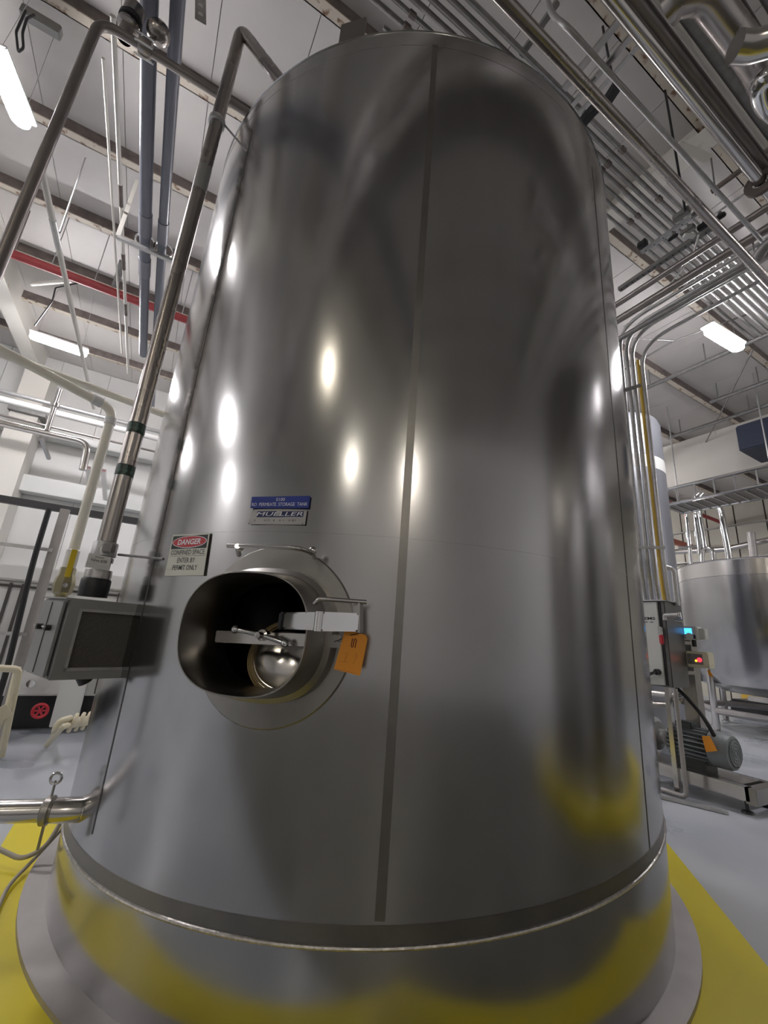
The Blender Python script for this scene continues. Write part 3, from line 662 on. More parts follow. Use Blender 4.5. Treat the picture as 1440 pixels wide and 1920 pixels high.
MB().lathe(cb-Zc*0.26, Zc, [(0.001, 0), (0.04, 0), (0.04, 0.05), (0.062, 0.07), (0.068, 0.13), (0.062, 0.17), (0.05, 0.2), (0.05, 0.25), (0.001, 0.25)], 8).build('valve_body', M_brass, bv)
MB().bar(cb-Zc*0.08-az(-0.7, 0.08), cb+Zc*0.12-az(-0.7, 0.09), 0.035, 0.012, upv=az(-0.7)).build('lever', M_yelh, bv)
MB().cyl(cb-Zc*0.14-az(-0.7, 0.05), cb-Zc*0.14-az(-0.7, 0.1), 0.016).build('stem_nut', M_chrome, bv)
c2 = P(240, 752, d=4.6)
runpipe('cream_pipe', [P(-60, 640, Z=c2.z), c2+(c2-P(-60, 640, Z=c2.z)).normalized()*0.7], 17, M_cream, 'second cream pvc pipe passing behind the vent pipe', r=rp(c2, 15))
# pipes along the far wall (left)
def wallrun(name, x1, y1, x2, y2, Y, wpx, m_, label, ext=0.0, Z=None):
    a, b = P(x1, y1, Y=Y), P(x2, y2, Y=Y); z = (a.z+b.z)/2
    return MB().tube([(a.x-1.5, Y, z), (b.x+ext, Y, z)], rp(P((x1+x2)/2, (y1+y2)/2, Y=Y), wpx), 14).build(name, m_, label=label, cat='pipe')
wallrun('wall_pipe', 0, 741, 290, 800, 11.6, 9, M_galv, 'upper grey pipe along the far left wall', 3)
wallrun('wall_pipe', 0, 755, 290, 815, 11.4, 14, M_white, 'fat white insulated pipe along the far left wall', 3)
wallrun('wall_pipe', 0, 783, 240, 830, 11.0, 5, M_pipebrown, 'thin copper coloured pipe along the far left wall', 3)
a = P(10, 799, Y=8.6); b = P(150, 824, Y=8.6); c = P(178, 862, Y=8.6)
t = thing('insulated_pipe', 'shiny foil clad pipe with elbow at left below the white pipe', 'pipe', c)
zz = (a.z+b.z)/2
MB().pipe([(a.x-0.8, 8.6, zz), (P(168, 824, Y=8.6).x, 8.6, zz), (P(168, 824, Y=8.6).x+0.03, 8.6, zz-0.5)], rp(a, 17), 0.18, 18, 8).build('pipe_run', M_steel, t)
MB().lathe((P(90, 800, Y=8.6).x, 8.6, zz+0.05), Zc, [(0.04, 0), (0.04, 0.45), (0.07, 0.46), (0.07, 0.52), (0.04, 0.53), (0.04, 0.8)], 14).build('riser', M_steel, t)
MB().bar((P(70, 826, Y=8.6).x, 8.7, zz-0.05), P(92, 860, Y=9.2), 0.05, 0.05).build('leg', M_steel, t)
# column and framing on the far wall
def wbox(x1, y1, x2, y2, Y, m_, name, parent=None, label=None, cat=None, th=0.08):
    a, b = P(x1, y1, Y=Y), P(x2, y2, Y=Y)
    return MB().span((min(a.x, b.x), Y, min(a.z, b.z)), (max(a.x, b.x), Y+th, max(a.z, b.z)), bev=0.004).build(name, m_, parent, label, cat)
cx_ = P(40, 800, Y=12.6).x
col = thing('steel_column', 'grey box column standing against the far left wall', 'column', (cx_, 12.7, 0))
MB().span((cx_-0.3, 12.6, 0), (cx_+0.25, 13.3, 7.3)).build('column_shaft', M_raft, col)
MB().span((cx_-0.34, 12.5, 6.0), (cx_+0.4, 13.3, 6.1)).build('cap_plate', M_dkgalv, col)
zz = P(100, 950, Y=10.4).z
MB().span((-6.5, 10.4, zz-0.08), (3.0, 10.5, zz+0.06)).build('black_rail', M_blk, label='long black rail across the far left wall', cat='rail')
zz = P(150, 905, Y=12.9).z
MB().span((-4.9, 12.95, zz-0.45), (3.0, 13.35, zz-0.03), bev=0.01).build('wall_ledge', M_greybox, label='grey boxed ledge on the far left wall above the black rail', cat='ledge')
zz = P(150, 818, Y=12.9).z
MB().span((-4.9, 12.95, zz-0.2), (3.0, 13.35, zz), bev=0.01).build('wall_ledge', M_greybox, label='thin grey ledge on the far left wall behind the foil pipe', cat='ledge')
for i, px in enumerate((165, 194)):
    a = P(px, 876+(px-165)*0.2, Y=10.2); MB().bar(a, a+Vector((0.05, 1.2, -0.35)), 0.09, 0.06).build('wall_bracket', M_chrome, label=('left' if i == 0 else 'right')+' of two short bright brackets behind the cream pipe', cat='bracket')
# slim steel post with black hose
px_ = P(50, 1200, Y=6.6); top_ = P(122, 955, Y=6.6)
post = thing('steel_post', 'slim brown-grey steel post with side arms at the left edge', 'post', (px_.x, 6.6, 0))
MB().span((px_.x-0.05, 6.57, 0), (px_.x+0.05, 6.63, top_.z), bev=0.004).build('upright', M_matte, post)
for yy in (1027, 1190):
    a = P(60, yy, Y=6.55); MB().span((a.x-0.3, 6.53, a.z-0.02), (px_.x, 6.56, a.z+0.02)).build('side_arm', M_galv, post)
runpipe('black_hose', [P(92, 955, Y=6.4), P(60, 1060, Y=6.4), P(34, 1170, Y=6.4), P(12, 1260, Y=6.4), P(-10, 1330, Y=6.4)], 8, M_black, 'black hose hanging beside the slim steel post', 'hose', r=0.03, bend=0.3)
# white insulated cooler with dark plinth
ck = thing('process_cabinet', 'long white insulated cabinet with black plinth at left behind the filter box', 'cabinet', (-0.8, 7.4, 0))
xa, xb = -4.6, 2.2
MB().span((xa, 7.0, 0.42), (xb, 9.0, 1.78), bev=0.02).build('body', M_wall, ck)
MB().span((xa, 6.96, 1.78), (xb, 9.0, 1.98), bev=0.02).build('top_cover', M_white, ck)
MB().span((xa, 7.25, 0.0), (xb, 8.8, 0.42)).build('plinth', M_blk, ck, label='black recessed plinth')
MB().span((xa, 6.985, 1.70), (xb, 6.999, 1.73)).build('seam_strip', M_dark, ck)
c = P(59, 1281, Y=6.98); MB().cyl(c, c-Vector((0, 0.05, 0)), 0.045).build('port', M_chrome, ck)
c = P(137, 1290, Y=6.95); MB().span((c.x-0.14, 6.9, 0.08), (c.x+0.14, 6.98, 0.95), bev=0.006).build('cover_strip', M_greybox, ck)
MB().span((c.x-0.14, 6.88, 0.72), (c.x+0.14, 6.975, 1.05), bev=0.006).build('cover_strip', M_wallb, ck)
for px in (16, 40, 225): c = P(px, 1110, Y=6.98); MB().span((c.x-0.015, 6.97, 0.45), (c.x+0.015, 6.99, 1.75)).build('joint_strip', M_dark, ck)
c = P(75, 1333, Y=6.9)
wv = thing('handwheel_valve', 'small red valve handwheel low on the black plinth at left', 'valve', c)
MB().tube([c+Vector((0.075*math.cos(a*PI/8), 0, 0.075*math.sin(a*PI/8))) for a in range(16)], 0.018, 8, closed=True).build('wheel', M_valve, wv)
MB().cyl(c, c+Vector((0, 0.4, 0)), 0.02).build('stem', M_steel, wv)
for k in range(3): MB().tube([c-Vector((0.075*math.cos(k*1.05), 0, 0.075*math.sin(k*1.05))), c+Vector((0.075*math.cos(k*1.05), 0, 0.075*math.sin(k*1.05)))], 0.012, 6).build('spoke', M_valve, wv)
# bundle of cream hoses by the tank
hb = thing('hose_bundle', 'cream hoses looped over a short pipe between the cabinet and the tank', 'hose', P(120, 1395, Z=0.02))
a = P(172, 1350, d=6.0); b = P(130, 1356, d=5.6)
MB().tube([a, b], 0.05, 14).build('stub_pipe', M_creamh, hb)
for k, o_ in enumerate((0, 0.07, 0.14)):
    q0 = b+(a-b)*(0.15+0.3*k)
    MB().tube([q0+Vector((0.02*math.sin(t), 0.075*math.cos(t), 0.075*math.sin(t))) for t in [i*PI/8 for i in range(16)]], 0.02, 8, closed=True).build('hose_loop', M_creamh, hb)
MB().pipe([b+Zc*0.05, P(112, 1352, d=5.5), P(104, 1365, d=5.5), P(99, 1385, Z=0.05)], 0.028, 0.1, 10).build('hose_tail', M_creamh, hb)
MB().pipe([b-Zc*0.02, P(118, 1362, d=5.4), P(88, 1397, Z=0.04)], 0.028, 0.1, 10).build('hose_tail', M_creamh, hb)
# white trolley frame at the extreme left
fr_ = thing('trolley_frame', 'cream tubular trolley frame standing at the left edge', 'trolley', P(5, 1390, Z=0))
a = P(36, 1255, d=5.6); b = P(-40, 1251, d=5.6); g1 = P(2, 1418, Z=0.03)
MB().pipe([b, a, g1], 0.032, 0.05, 10).build('frame_tube', M_creamh, fr_)
MB().pipe([a+Vector((-0.05, 0.2, 0)), P(14, 1330, d=5.7), P(-30, 1410, Z=0.03)], 0.03, 0.05, 10).build('frame_tube', M_creamh, fr_)
MB().bar(P(-10, 1345, d=5.65), P(18, 1330, d=5.65), 0.03, 0.12).build('gusset', M_creamh, fr_)
# outlet pipe, lower left, with tri clamp
pe = hit(150, 1518)
po = P(0, 1522, Z=pe.z-0.0); dirp = Vector((-0.99, 0.14, 0))
r_o = 0.044
op = thing('outlet_pipe', 'polished outlet pipe entering the tank low at the left edge', 'pipe', po)
dirp = (po-pe).normalized()
MB().tube([pe-dirp*0.05, pe+dirp*0.9], r_o, 24).build('pipe_run', M_steel, op)
MB().lathe(pe, dirp, [(r_o, -0.02), (r_o*1.12, -0.01), (r_o*1.12, 0.10), (r_o, 0.105)], 24).build('nozzle', M_steel, op)
cl = P(98, 1512, Z=pe.z); kx = (cl-pe).dot(dirp); cc = pe+dirp*kx
MB().lathe(cc, dirp, [(r_o, -0.02), (r_o*1.3, -0.012), (r_o*1.3, 0.012), (r_o, 0.02)], 28).build('clamp_ring', M_collar, op)
MB().cyl(cc+Zc*r_o*1.2, cc+Zc*(r_o+0.075), 0.006).build('clamp_bolt', M_chrome, op)
MB().tube([cc+Zc*(r_o+0.06)+dirp*(0.022*math.cos(i*PI/6))+Zc*(0.022+0.022*math.sin(i*PI/6)) for i in range(12)], 0.006, 8, closed=True).build('wing_nut', M_chrome, op)
MB().bar(cc-Zc*(r_o+0.01), cc-Zc*(r_o+0.10), 0.03, 0.01).build('strap', M_brass, op)
# hoses under it, on the pad
runpipe('ground_hose', [P(112, 1545, Z=0.33), P(85, 1590, Z=0.25), P(40, 1612, Z=0.2), P(0, 1593, Z=0.22), P(-40, 1570, Z=0.25)], 8, M_hose, 'upper grey hose curving over the pad at lower left', 'hose', r=0.0115, bend=0.12)
runpipe('ground_hose', [P(118, 1552, Z=0.3), P(60, 1615, Z=0.18), P(15, 1660, Z=PADZ+0.02), P(-20, 1740, Z=PADZ+0.02)], 6, M_hose, 'lower grey hose curving over the pad at lower left', 'hose', r=0.009, bend=0.12)

# ------------------------------------------------------------------ right: overhead conduits and pipes
for i, (yy, lb) in enumerate([(2.42, 'grey overhead conduit nearest the back of the tank, lowest in the fan at right'), (2.31, 'second grey conduit of the overhead fan, from below'), (2.21, 'third grey conduit of the overhead fan, from below'), (2.12, 'fourth grey conduit of the overhead fan, from below'),
        (2.035, 'fifth grey conduit of the overhead fan, with dark couplings'), (1.945, 'sixth grey conduit of the overhead fan, from below'), (1.86, 'top grey conduit of the overhead fan, next to the thick steel pipe')]):
    t = thing('overhead_conduit', lb, 'conduit', (0.2, yy, 7.0), 'conduits fanned over the tank')
    rr_ = (0.020, 0.024, 0.020, 0.026, 0.024, 0.024, 0.024)[i]
    x0 = -10 if i else 0.9
    MB().tube([(x0, yy, 7.0), (8.5, yy, 7.0)], rr_, 10).build('tube', M_dkgalv, t)
    for xx in ((1.05, 4.6) if i in (1, 2, 5) else (3.7,)): MB().lathe((xx, yy, 7.0), (1, 0, 0), [(rr_, 0), (rr_*1.5, 0.01), (rr_*1.5, 0.07), (rr_, 0.08)], 10).build('coupling', M_web, t)
ta_, tb_ = P(950, 5, Z=5.45), P(1335, 415, Z=5.45)
runpipe('thick_steel_pipe', [ta_-(tb_-ta_).normalized()*9.0, tb_+(tb_-ta_)*0.7], 30, M_mill, 'thick shiny steel pipe running diagonally beside the tank top at right', bend=0, r=rp(P(1180, 235, Z=5.45), 27))
yy = P(1200, 200, Z=5.7).y
runpipe('bent_pipe', [P(1005, -60, Z=6.5), P(1036, 30, Z=5.9), Vector((P(1060, 55, Z=5.7).x, yy, 5.7)), Vector((6.5, yy, 5.7))], 14, M_galv, 'slim bent galvanised pipe running diagonally at upper right', bend=0.2, r=rp(P(1200, 200, Z=5.7), 13))
yy = P(1296, 180, Z=5.6).y
runpipe('insulated_main', [Vector((-10, yy, 5.6)), Vector((6.5, yy, 5.6))], 36, M_steel, 'thickest pale steel pipe running diagonally at upper right', r=rp(P(1290, 175, Z=5.6), 33))
yy = P(1342, 150, Z=6.4).y
runpipe('insulated_main', [Vector((-10, yy, 6.4)), Vector((8.5, yy, 6.4))], 36, M_raft, 'cream pipe running above and behind the thickest steel pipe at upper right', r=rp(P(1330, 150, Z=6.4), 34))
# clamp on the thick main
c = P(1422, 345, Z=5.6); MB().lathe((c.x, P(1296, 180, Z=5.6).y, 5.6), (1, 0, 0), [(0.06, -0.02), (0.12, -0.02), (0.12, 0.02), (0.075, 0.02)], 20).build('pipe_hanger', M_web, label='dark clamp round the thickest pale pipe at upper right', cat='clamp')
# loop pipes at the far upper right corner
runpipe('corner_pipe', [P(1250, 22, Z=5.0), P(1275, -5, Z=5.0), P(1320, -12, Z=5.0), P(1420, 120, Z=5.0), P(1435, 160, Z=5.1)], 40, M_mill, 'dark shiny pipe with elbow at the upper right corner', r=0.085, bend=0.2)
runpipe('corner_pipe', [P(1378, 88, Z=4.6), P(1405, 90, Z=4.6), P(1500, 62, Z=4.6)], 30, M_steel, 'short polished pipe crossing at the right edge', r=0.07, bend=0.1)
runpipe('u_bend', [P(1500, 250, Z=4.8), P(1432, 195, Z=4.8), P(1424, 150, Z=4.8), P(1480, 130, Z=4.8)], 24, M_chrome, 'polished u-shaped elbow at the right edge', r=0.055, bend=0.3)
# trapeze channels and cross struts along Y near the tank top
def ystrut(x1, y1, x2, y2, Z, w_, h_, m_, name, label, cat='strut', holes=0, par=None):
    a, b = P(x1, y1, Z=Z), P(x2, y2, Z=Z); xm = (a.x+b.x)/2
    t = thing(name, label, cat, (xm, a.y, Z)) if par is None else par
    MB().span((xm-w_/2, min(a.y, b.y), Z), (xm+w_/2, max(a.y, b.y), Z+h_)).build('channel', m_, t)
    for k in range(holes):
        y = min(a.y, b.y)+(k+0.5)*abs(b.y-a.y)/holes
        MB().cyl((xm, y, Z-0.001), (xm, y, Z+0.0005), w_*0.18, 8).build('slot', M_blk, t)
    return t
ystrut(975, 105, 1048, 8, 7.25, 0.05, 0.05, M_dkgalv, 'cross_strut', 'short brown strut across the conduits above the tank top')
ystrut(1056, 168, 1172, 30, 6.85, 0.06, 0.03, M_steel, 'cross_strut', 'first of three shiny channels under the conduits, nearest the tank top')
ystrut(1075, 200, 1182, 68, 6.85, 0.05, 0.03, M_steel, 'cross_strut', 'second of three shiny channels under the conduits')
ystrut(1085, 215, 1205, 78, 6.9, 0.03, 0.03, M_galv, 'cross_strut', 'third of three shiny channels under the conduits')
runpipe('threaded_rod', [P(1130, 50, Z=7.84), P(1153, 168, Z=6.9)], 3, M_blk, 'black threaded rod above the three shiny channels', 'rod', r=0.012)
runpipe('threaded_rod', [P(1247, 170, Z=7.84), P(1285, 395, Z=6.0)], 3, M_blk, 'long black threaded rod below the rusty beam end at right', 'rod', r=0.012)
runpipe('threaded_rod', [P(1333, 295, Z=7.84), P(1342, 365, Z=6.6)], 3, M_dkgalv, 'short thin rod right of the long black rod', 'rod', r=0.01)
for (a_, b_, lb) in (((1090, 232), (1118, 200), 'lower'), ((1138, 190), (1156, 162), 'upper')):
    A_, B_ = P(*a_, Z=6.6), P(*b_, Z=6.6); t = thing('beam_clamp', lb+' of two black perforated brackets beside the tank top at right', 'bracket', A_)
    MB().bar(A_, B_, 0.07, 0.09).build('bracket_bar', M_blk, t); MB().cyl(B_-Zc*0.08, B_+Zc*0.1, 0.02, 8).build('bolt', M_blk, t)
MB().bar(P(1270, 272, Z=7.3), P(1330, 298, Z=7.3), 0.10, 0.02).build('brace_plate', M_raft, label='short pale brace plate under the ceiling at upper right', cat='plate')
# the long struts and brown pipes along Y
ystrut(1160, 545, 1345, 425, 6.1, 0.06, 0.05, M_dkgalv, 'slotted_strut', 'long slotted strut crossing below the conduits at right', holes=16)
ystrut(1200, 473, 1310, 405, 6.5, 0.05, 0.04, M_galv, 'slotted_strut', 'shorter pale strut under the conduit ends at right', holes=6)
def ypipe(x1, y1, x2, y2, Z, wpx, m_, label, name='cross_pipe', ya=-4, yb=None):
    a, b = P(x1, y1, Z=Z), P(x2, y2, Z=Z); xm = (a.x+b.x)/2; mid = P((x1+x2)/2, (y1+y2)/2, Z=Z)
    return MB().tube([(xm, ya, Z), (xm, yb or max(a.y, b.y), Z)], rp(mid, wpx), 14).build(name, m_, label=label, cat='pipe')
ypipe(1200, 545, 1440, 385, 5.9, 16, M_pipebrown, 'upper of the two brown pipes crossing below the slotted strut at right', yb=6.5)
ypipe(1200, 575, 1440, 428, 5.8, 20, M_pipebrown, 'lower of the two brown pipes crossing below the slotted strut at right', yb=6.5)
ypipe(1165, 640, 1400, 490, 6.0, 13, M_dkgalv, 'dark pipe beside the bundled conduits at right', yb=6.5)
ypipe(1330, 355, 1440, 290, 6.2, 14, M_web, 'short dark brown pipe below the thickest pale pipe at right')
ypipe(1340, 400, 1440, 335, 6.3, 6, M_galv, 'thin grey pipe below the short dark brown pipe at right', 'thin_pipe')
t = thing('valve_cluster', 'dark cluster of clamps and small valves at the conduit crossing on the right', 'clamp', P(1310, 430, Z=6.0))
for (x, y, a, b) in ((1278, 402, 0.16, 0.07), (1308, 398, 0.1, 0.05), (1290, 432, 0.14, 0.06), (1318, 424, 0.10, 0.06), (1348, 408, 0.12, 0.05), (1262, 445, 0.1, 0.04), (1205, 458, 0.10, 0.07)):
    c = P(x, y, Z=6.05); MB().box(c, b, a, b, bev=0.01).build('clamp_block', M_blk if (x % 3) else M_dkgalv, t); MB().cyl(c, c+Vector((0.05, 0.0, 0.1)), 0.02, 10).build('clamp_bolt', M_dkgalv, t)
MB().bar(P(1282, 442, Z=5.9), P(1302, 443, Z=5.9), 0.04, 0.03).build('clamp_label', M_white, t)
runpipe('white_cable', [P(1170, 612, Z=5.9), P(1195, 595, Z=5.9), P(1245, 548, Z=5.9), P(1300, 478, Z=5.9), P(1310, 440, Z=6.0)], 3, M_white, 'white cable slung across the crossing pipes at right', 'cable', r=0.010, bend=0.3)
runpipe('dark_hose', [P(1405, 498, Z=5.6), P(1418, 485, Z=5.6), P(1430, 465, Z=5.6), P(1460, 440, Z=5.6)], 12, M_dkgalv, 'dark curved pipe end at the right edge beside the thick steel pipe', 'pipe', r=0.05, bend=0.2)
runpipe('wire_loop', [P(1411, 450, Z=5.8), P(1416, 480, Z=5.6), P(1428, 487, Z=5.6), P(1438, 470, Z=5.6)], 2, M_chrome, 'thin shiny wire loop at the right edge', 'wire', r=0.009, bend=0.1)
# ------------------------------------------------------------------ right: conduits dropping to the control cabinet
cabc = P(1245, 1127, d=6.3); czt = cabc.z; czb = P(1262, 1290, d=6.3).z
for i, (px, lb, m_, w_) in enumerate([(1187, 'leftmost of the conduits dropping to the control cabinet', M_galv, 0.026), (1199, 'second conduit from the left dropping to the control cabinet', M_galv, 0.028), (1210, 'third conduit from the left dropping to the control cabinet', M_galv, 0.026), (1221, 'yellow painted conduit dropping to the control cabinet', M_yelc, 0.022), (1229, 'rightmost bright conduit dropping to the control cabinet', M_galv, 0.024)]):
    v = P(px, 910, d=6.3); zt_ = 6.25-0.10*i
    t = thing('drop_conduit', lb, 'conduit', (v.x, v.y, czt), 'conduits dropping to the cabinet')
    e0 = Vector((v.x+0.14, max(2.93+0.05*i, cabc.y+0.04), czt))
    if i < 3: e0 = Vector((cabc.x+0.14, cabc.y+0.30-0.08*i, czt)); low = [e0, e0+Zc*0.03, Vector((v.x, v.y, czt+0.42)), Vector((v.x, v.y, 4))]
    else: low = [Vector((v.x+0.02, v.y, czt)), Vector((v.x, v.y, czt+0.3)), Vector((v.x, v.y, 4))]
    if i == 3: hi = [Vector((v.x, v.y, 5.6))]
    else: hi = [Vector((v.x, v.y, zt_)), Vector((v.x, -3.0, zt_))]
    MB().pipe(low+hi, w_, 0.42 if i != 3 else 0.1, 12, 8).build('tube', m_, t)
zst = P(1222, 1027, d=6.25).z
MB().bar(P(1196, 1026, d=6.2), P(1247, 1027, d=6.2), 0.02, 0.035).build('conduit_strut', M_galv, label='lower short strut holding the dropping conduits', cat='strut')
MB().bar(P(1168, 733, d=6.2), P(1202, 722, d=6.2), 0.02, 0.05).build('conduit_strut', M_dkgalv, label='upper dark strut holding the dropping conduits', cat='strut')
runpipe('air_pipe', [P(1247, 1063, d=6.5), P(1263, 1068, d=6.5), P(1270, 1135, d=6.5)], 8, M_galv, 'short elbowed pipe dropping to the right corner of the control cabinet', r=0.03, bend=0.04)
# small rods in the ceiling at right
runpipe('bracing_rod', [P(1172, 692, Z=7.3), P(1262, 640, Z=7.3), P(1400, 590, Z=7.3)], 2, M_dkgalv, 'thin brace rod passing below the right lamp', 'rod', r=0.016)
runpipe('bracing_rod', [P(1160, 633, Z=7.4), P(1262, 639, Z=7.3)], 2, M_dkgalv, 'thin brace rod beside the tank at the conduit bends', 'rod', r=0.016)
runpipe('bracing_rod', [P(1412, 655, Z=7.6), P(1322, 832, Z=7.6)], 2, M_dkgalv, 'long thin diagonal rod under the ceiling at right', 'rod', r=0.016)
for (a_, b_, lb) in (((1204, 735), (1345, 664), 'upper grey pipe crossing under the right ceiling'), ((1250, 820), (1440, 762), 'lower grey pipe crossing under the right ceiling'), ((1333, 755), (1440, 713), 'short grey pipe crossing right of the lamp')):
    A_, B_ = P(*a_, Z=7.4), P(*b_, Z=7.4); xm = (A_.x+B_.x)/2; t = thing('ceiling_pipe', lb, 'pipe', (xm, A_.y, 7.4))
    MB().tube([(xm, A_.y, 7.4), (xm, B_.y-2, 7.4)], 0.045, 10).build('tube', M_dkgalv, t)
    for q in (0.15, 0.85): y = A_.y*(1-q)+B_.y*q; MB().tube([(xm, y, 7.4), (xm, y, 7.84)], 0.012, 6).build('hanger', M_dkgalv, t)
hv = P(1424, 820, Z=6.9)
t = thing('unit_heater', 'dark blue heater box hanging under the ceiling at the right edge', 'heater', hv)
MB().box(hv+Vector((0.3, -0.4, 0)), 1.2, 1.5, 0.7, bev=0.03).build('casing', M_navyduct, t); MB().tube([hv+Vector((0.3, -0.4, 0.3)), hv+Vector((0.3, -0.4, ZC-hv.z-0.02))], 0.02, 8).build('hanger', M_dkgalv, t)
# ------------------------------------------------------------------ control cabinet
cc_ = thing('control_cabinet', 'tall grey control cabinet with dark side and white lettered door at right', 'cabinet', (cabc.x, cabc.y, czb))
cx0, cy0, cdx, cdy = cabc.x, cabc.y, 0.38, 0.62
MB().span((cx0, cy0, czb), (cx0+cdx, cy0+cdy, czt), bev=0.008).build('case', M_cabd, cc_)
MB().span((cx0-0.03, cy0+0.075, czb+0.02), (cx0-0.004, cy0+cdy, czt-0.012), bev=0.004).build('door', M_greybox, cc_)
MB().span((cx0-0.008, cy0+0.048, czb+0.02), (cx0-0.001, cy0+0.072, czt-0.01)).build('door_gap', M_blk, cc_)
MB().span((cx0-0.05, cy0-0.02, czt), (cx0+cdx+0.03, cy0+cdy, czt+0.012)).build('rain_lip', M_galv, cc_)
dr = P(1229, 1158, X=cx0-0.031)
text('SYSTEMS', 0.30, 0.035, M_txtk, cc_, (cx0-0.031, dr.y+0.155, dr.z-0.01), (0, -1, 0), (0, 0, 1), bold=0.02)
for k in range(3): MB().span((cx0-0.0325, dr.y+0.03+0.07*k, dr.z-0.060), (cx0-0.031, dr.y+0.07+0.07*k, dr.z-0.052)).build('small_print', M_txtk, cc_)
h0 = P(1238, 1183, X=cx0-0.05); hd = MB().box(h0, 0.03, 0.05, 0.10, bev=0.008).build('lock_hasp', M_chrome, cc_)
MB().box(h0-Vector((0.01, 0.01, 0.10)), 0.03, 0.045, 0.11, bev=0.008).build('padlock', M_valve, hd, label='dark red padlock')
h1 = P(1232, 1260, X=cx0-0.06); hk = MB().cyl(h1+Vector((0.03, 0, 0)), h1-Vector((0.02, 0, 0)), 0.035).build('rotary_switch', M_blk, cc_)
MB().bar(h1-Vector((0.02, 0, 0)), h1+Vector((-0.02, 0.14, -0.06)), 0.025, 0.03).build('switch_lever', M_blk, hk)
MB().prism([P(1220, 1283, X=cx0-0.07), P(1245, 1285, X=cx0-0.02), P(1232, 1262, X=cx0-0.02), P(1222, 1270, X=cx0-0.05)], Vector((0.02, 0, 0))).build('chute_plate', M_greybox, cc_)
s0 = P(1246, 1158, X=cx0-0.03)
sq = MB().pipe([s0-Vector((0, 0, 0.03)), s0+Vector((0, 0, 0.03)), s0+Vector((0.0, -0.16, 0.035))], 0.022, 0.04, 12).build('side_latch', M_galv, cc_)
MB().tube([s0+Vector((0.0, -0.17, 0.06)), s0+Vector((0, -0.18, 0.0)), s0+Vector((0, -0.10, -0.03)), s0+Vector((0, -0.2, -0.05))], 0.018, 10).build('latch_fork', M_chrome, sq)
for yy in (0.08, 0.5): MB().span((cx0+0.05, cy0+yy, 0), (cx0+0.11, cy0+yy+0.05, czb)).build('stand_leg', M_steel, cc_)
# slim tube stand in front of the cabinet
g0 = P(1288, 1497, d=6.24)
runpipe('support_tube', [Vector((g0.x, g0.y, czb-0.002)), Vector((g0.x, g0.y, 0.03)), Vector((g0.x-0.05, g0.y+0.9, 0.03))], 8, M_matte, 'slim upright tube bent along the floor in front of the pump', r=0.024, bend=0.06)
MB().bar(P(1232, 1492, Z=0.02), P(1366, 1524, Z=0.02), 0.04, 0.03).build('floor_strip', M_galv, label='thin steel strip lying on the floor before the pump skid', cat='strip')
# instrument post
pc = P(1300, 1390, X=6.26); 
ip = thing('instrument_post', 'square steel post rising behind the pump motor', 'post', (6.26, pc.y, 0.25))
zi = P(1290, 1200, X=6.26).z
MB().span((6.262, pc.y-0.10, 0.252), (6.42, pc.y+0.06, zi), bev=0.005).build('post', M_collar, ip)
for z in (zi-0.06, zi-0.42): MB().span((5.99, pc.y-0.12, z), (6.27, pc.y-0.09, z+0.04)).build('mounting_arm', M_collar, ip)
MB().span((6.25, pc.y-0.15, 0.251), (6.44, pc.y+0.12, 0.262)).build('foot_plate', M_collar, ip)
def inst(x0, y0, x1, y1, X, dep, m_, name, label):
    a, b = P(x0, y0, X=X), P(x1, y1, X=X)
    t = thing(name, label, 'instrument', (X, b.y, b.z))
    MB().span((X, b.y, b.z), (X+dep, a.y, a.z), bev=0.01).build('case', m_, t)
    return t, a, b
t, a, b = inst(1280, 1174, 1309, 1200, 5.98, 0.13, M_greybox, 'flow_meter', 'grey instrument box with blue screen on the post at right')
def face(a, b, s0, s1, t0, t1, X, m_, name, par):
    return MB().span((X-0.004, a.y+(b.y-a.y)*s0, b.z+(a.z-b.z)*(1-t1)), (X, a.y+(b.y-a.y)*s1, b.z+(a.z-b.z)*(1-t0))).build(name, m_, par)
face(a, b, 0.08, 0.62, 0.15, 0.6, 5.98, M_lcd, 'screen', t); face(a, b, 0.08, 0.85, 0.64, 0.92, 5.98, M_navy, 'key_panel', t)
kc = Vector((5.975, a.y+(b.y-a.y)*0.42, b.z+(a.z-b.z)*0.22)); MB().lathe(kc, (-1, 0, 0), [(0.001, 0.006), (0.045, 0.006), (0.045, 0)], 20).build('key_pad', M_greybox, t)
MB().span((6.02, b.y-0.06, b.z+0.01), (6.12, b.y+0.02, a.z-0.02), bev=0.01).build('rear_housing', M_greybox, t)
MB().cyl((6.05, b.y+0.08, b.z), (6.05, b.y+0.08, b.z-0.08), 0.025).build('gland', M_blk, t)
t, a, b = inst(1285, 1220, 1330, 1254, 5.94, 0.15, M_olive, 'panel_meter', 'cream instrument box with glowing red digits on the post at right')
face(a, b, 0.06, 0.76, 0.16, 0.80, 5.94, M_dkgalv, 'window', t)
for k in range(6): MB().sph(Vector((5.935, a.y+(b.y-a.y)*(0.56+0.06*(k % 3)), b.z+(a.z-b.z)*(0.45+0.12*(k//3)-0.04*(k % 2)))), 0.012, 8, 6).build('red_digit', M_led, t)
MB().sph(Vector((5.935, a.y+(b.y-a.y)*0.46, b.z+(a.z-b.z)*0.42)), 0.013, 8, 6).build('amber_digit', M_led2, t)
def card(name, pts, X, label):
    q = [P(x, y, X=X) for x, y in pts]; return MB().prism(q, Vector((-0.004, 0, 0))).build(name, M_orange, label=label, cat='tag')
card('paper_tag', [(1326, 1256), (1330, 1256), (1338, 1268), (1333, 1269), (1329, 1265)], 6.05, 'small orange tag hanging under the red-digit instrument box')
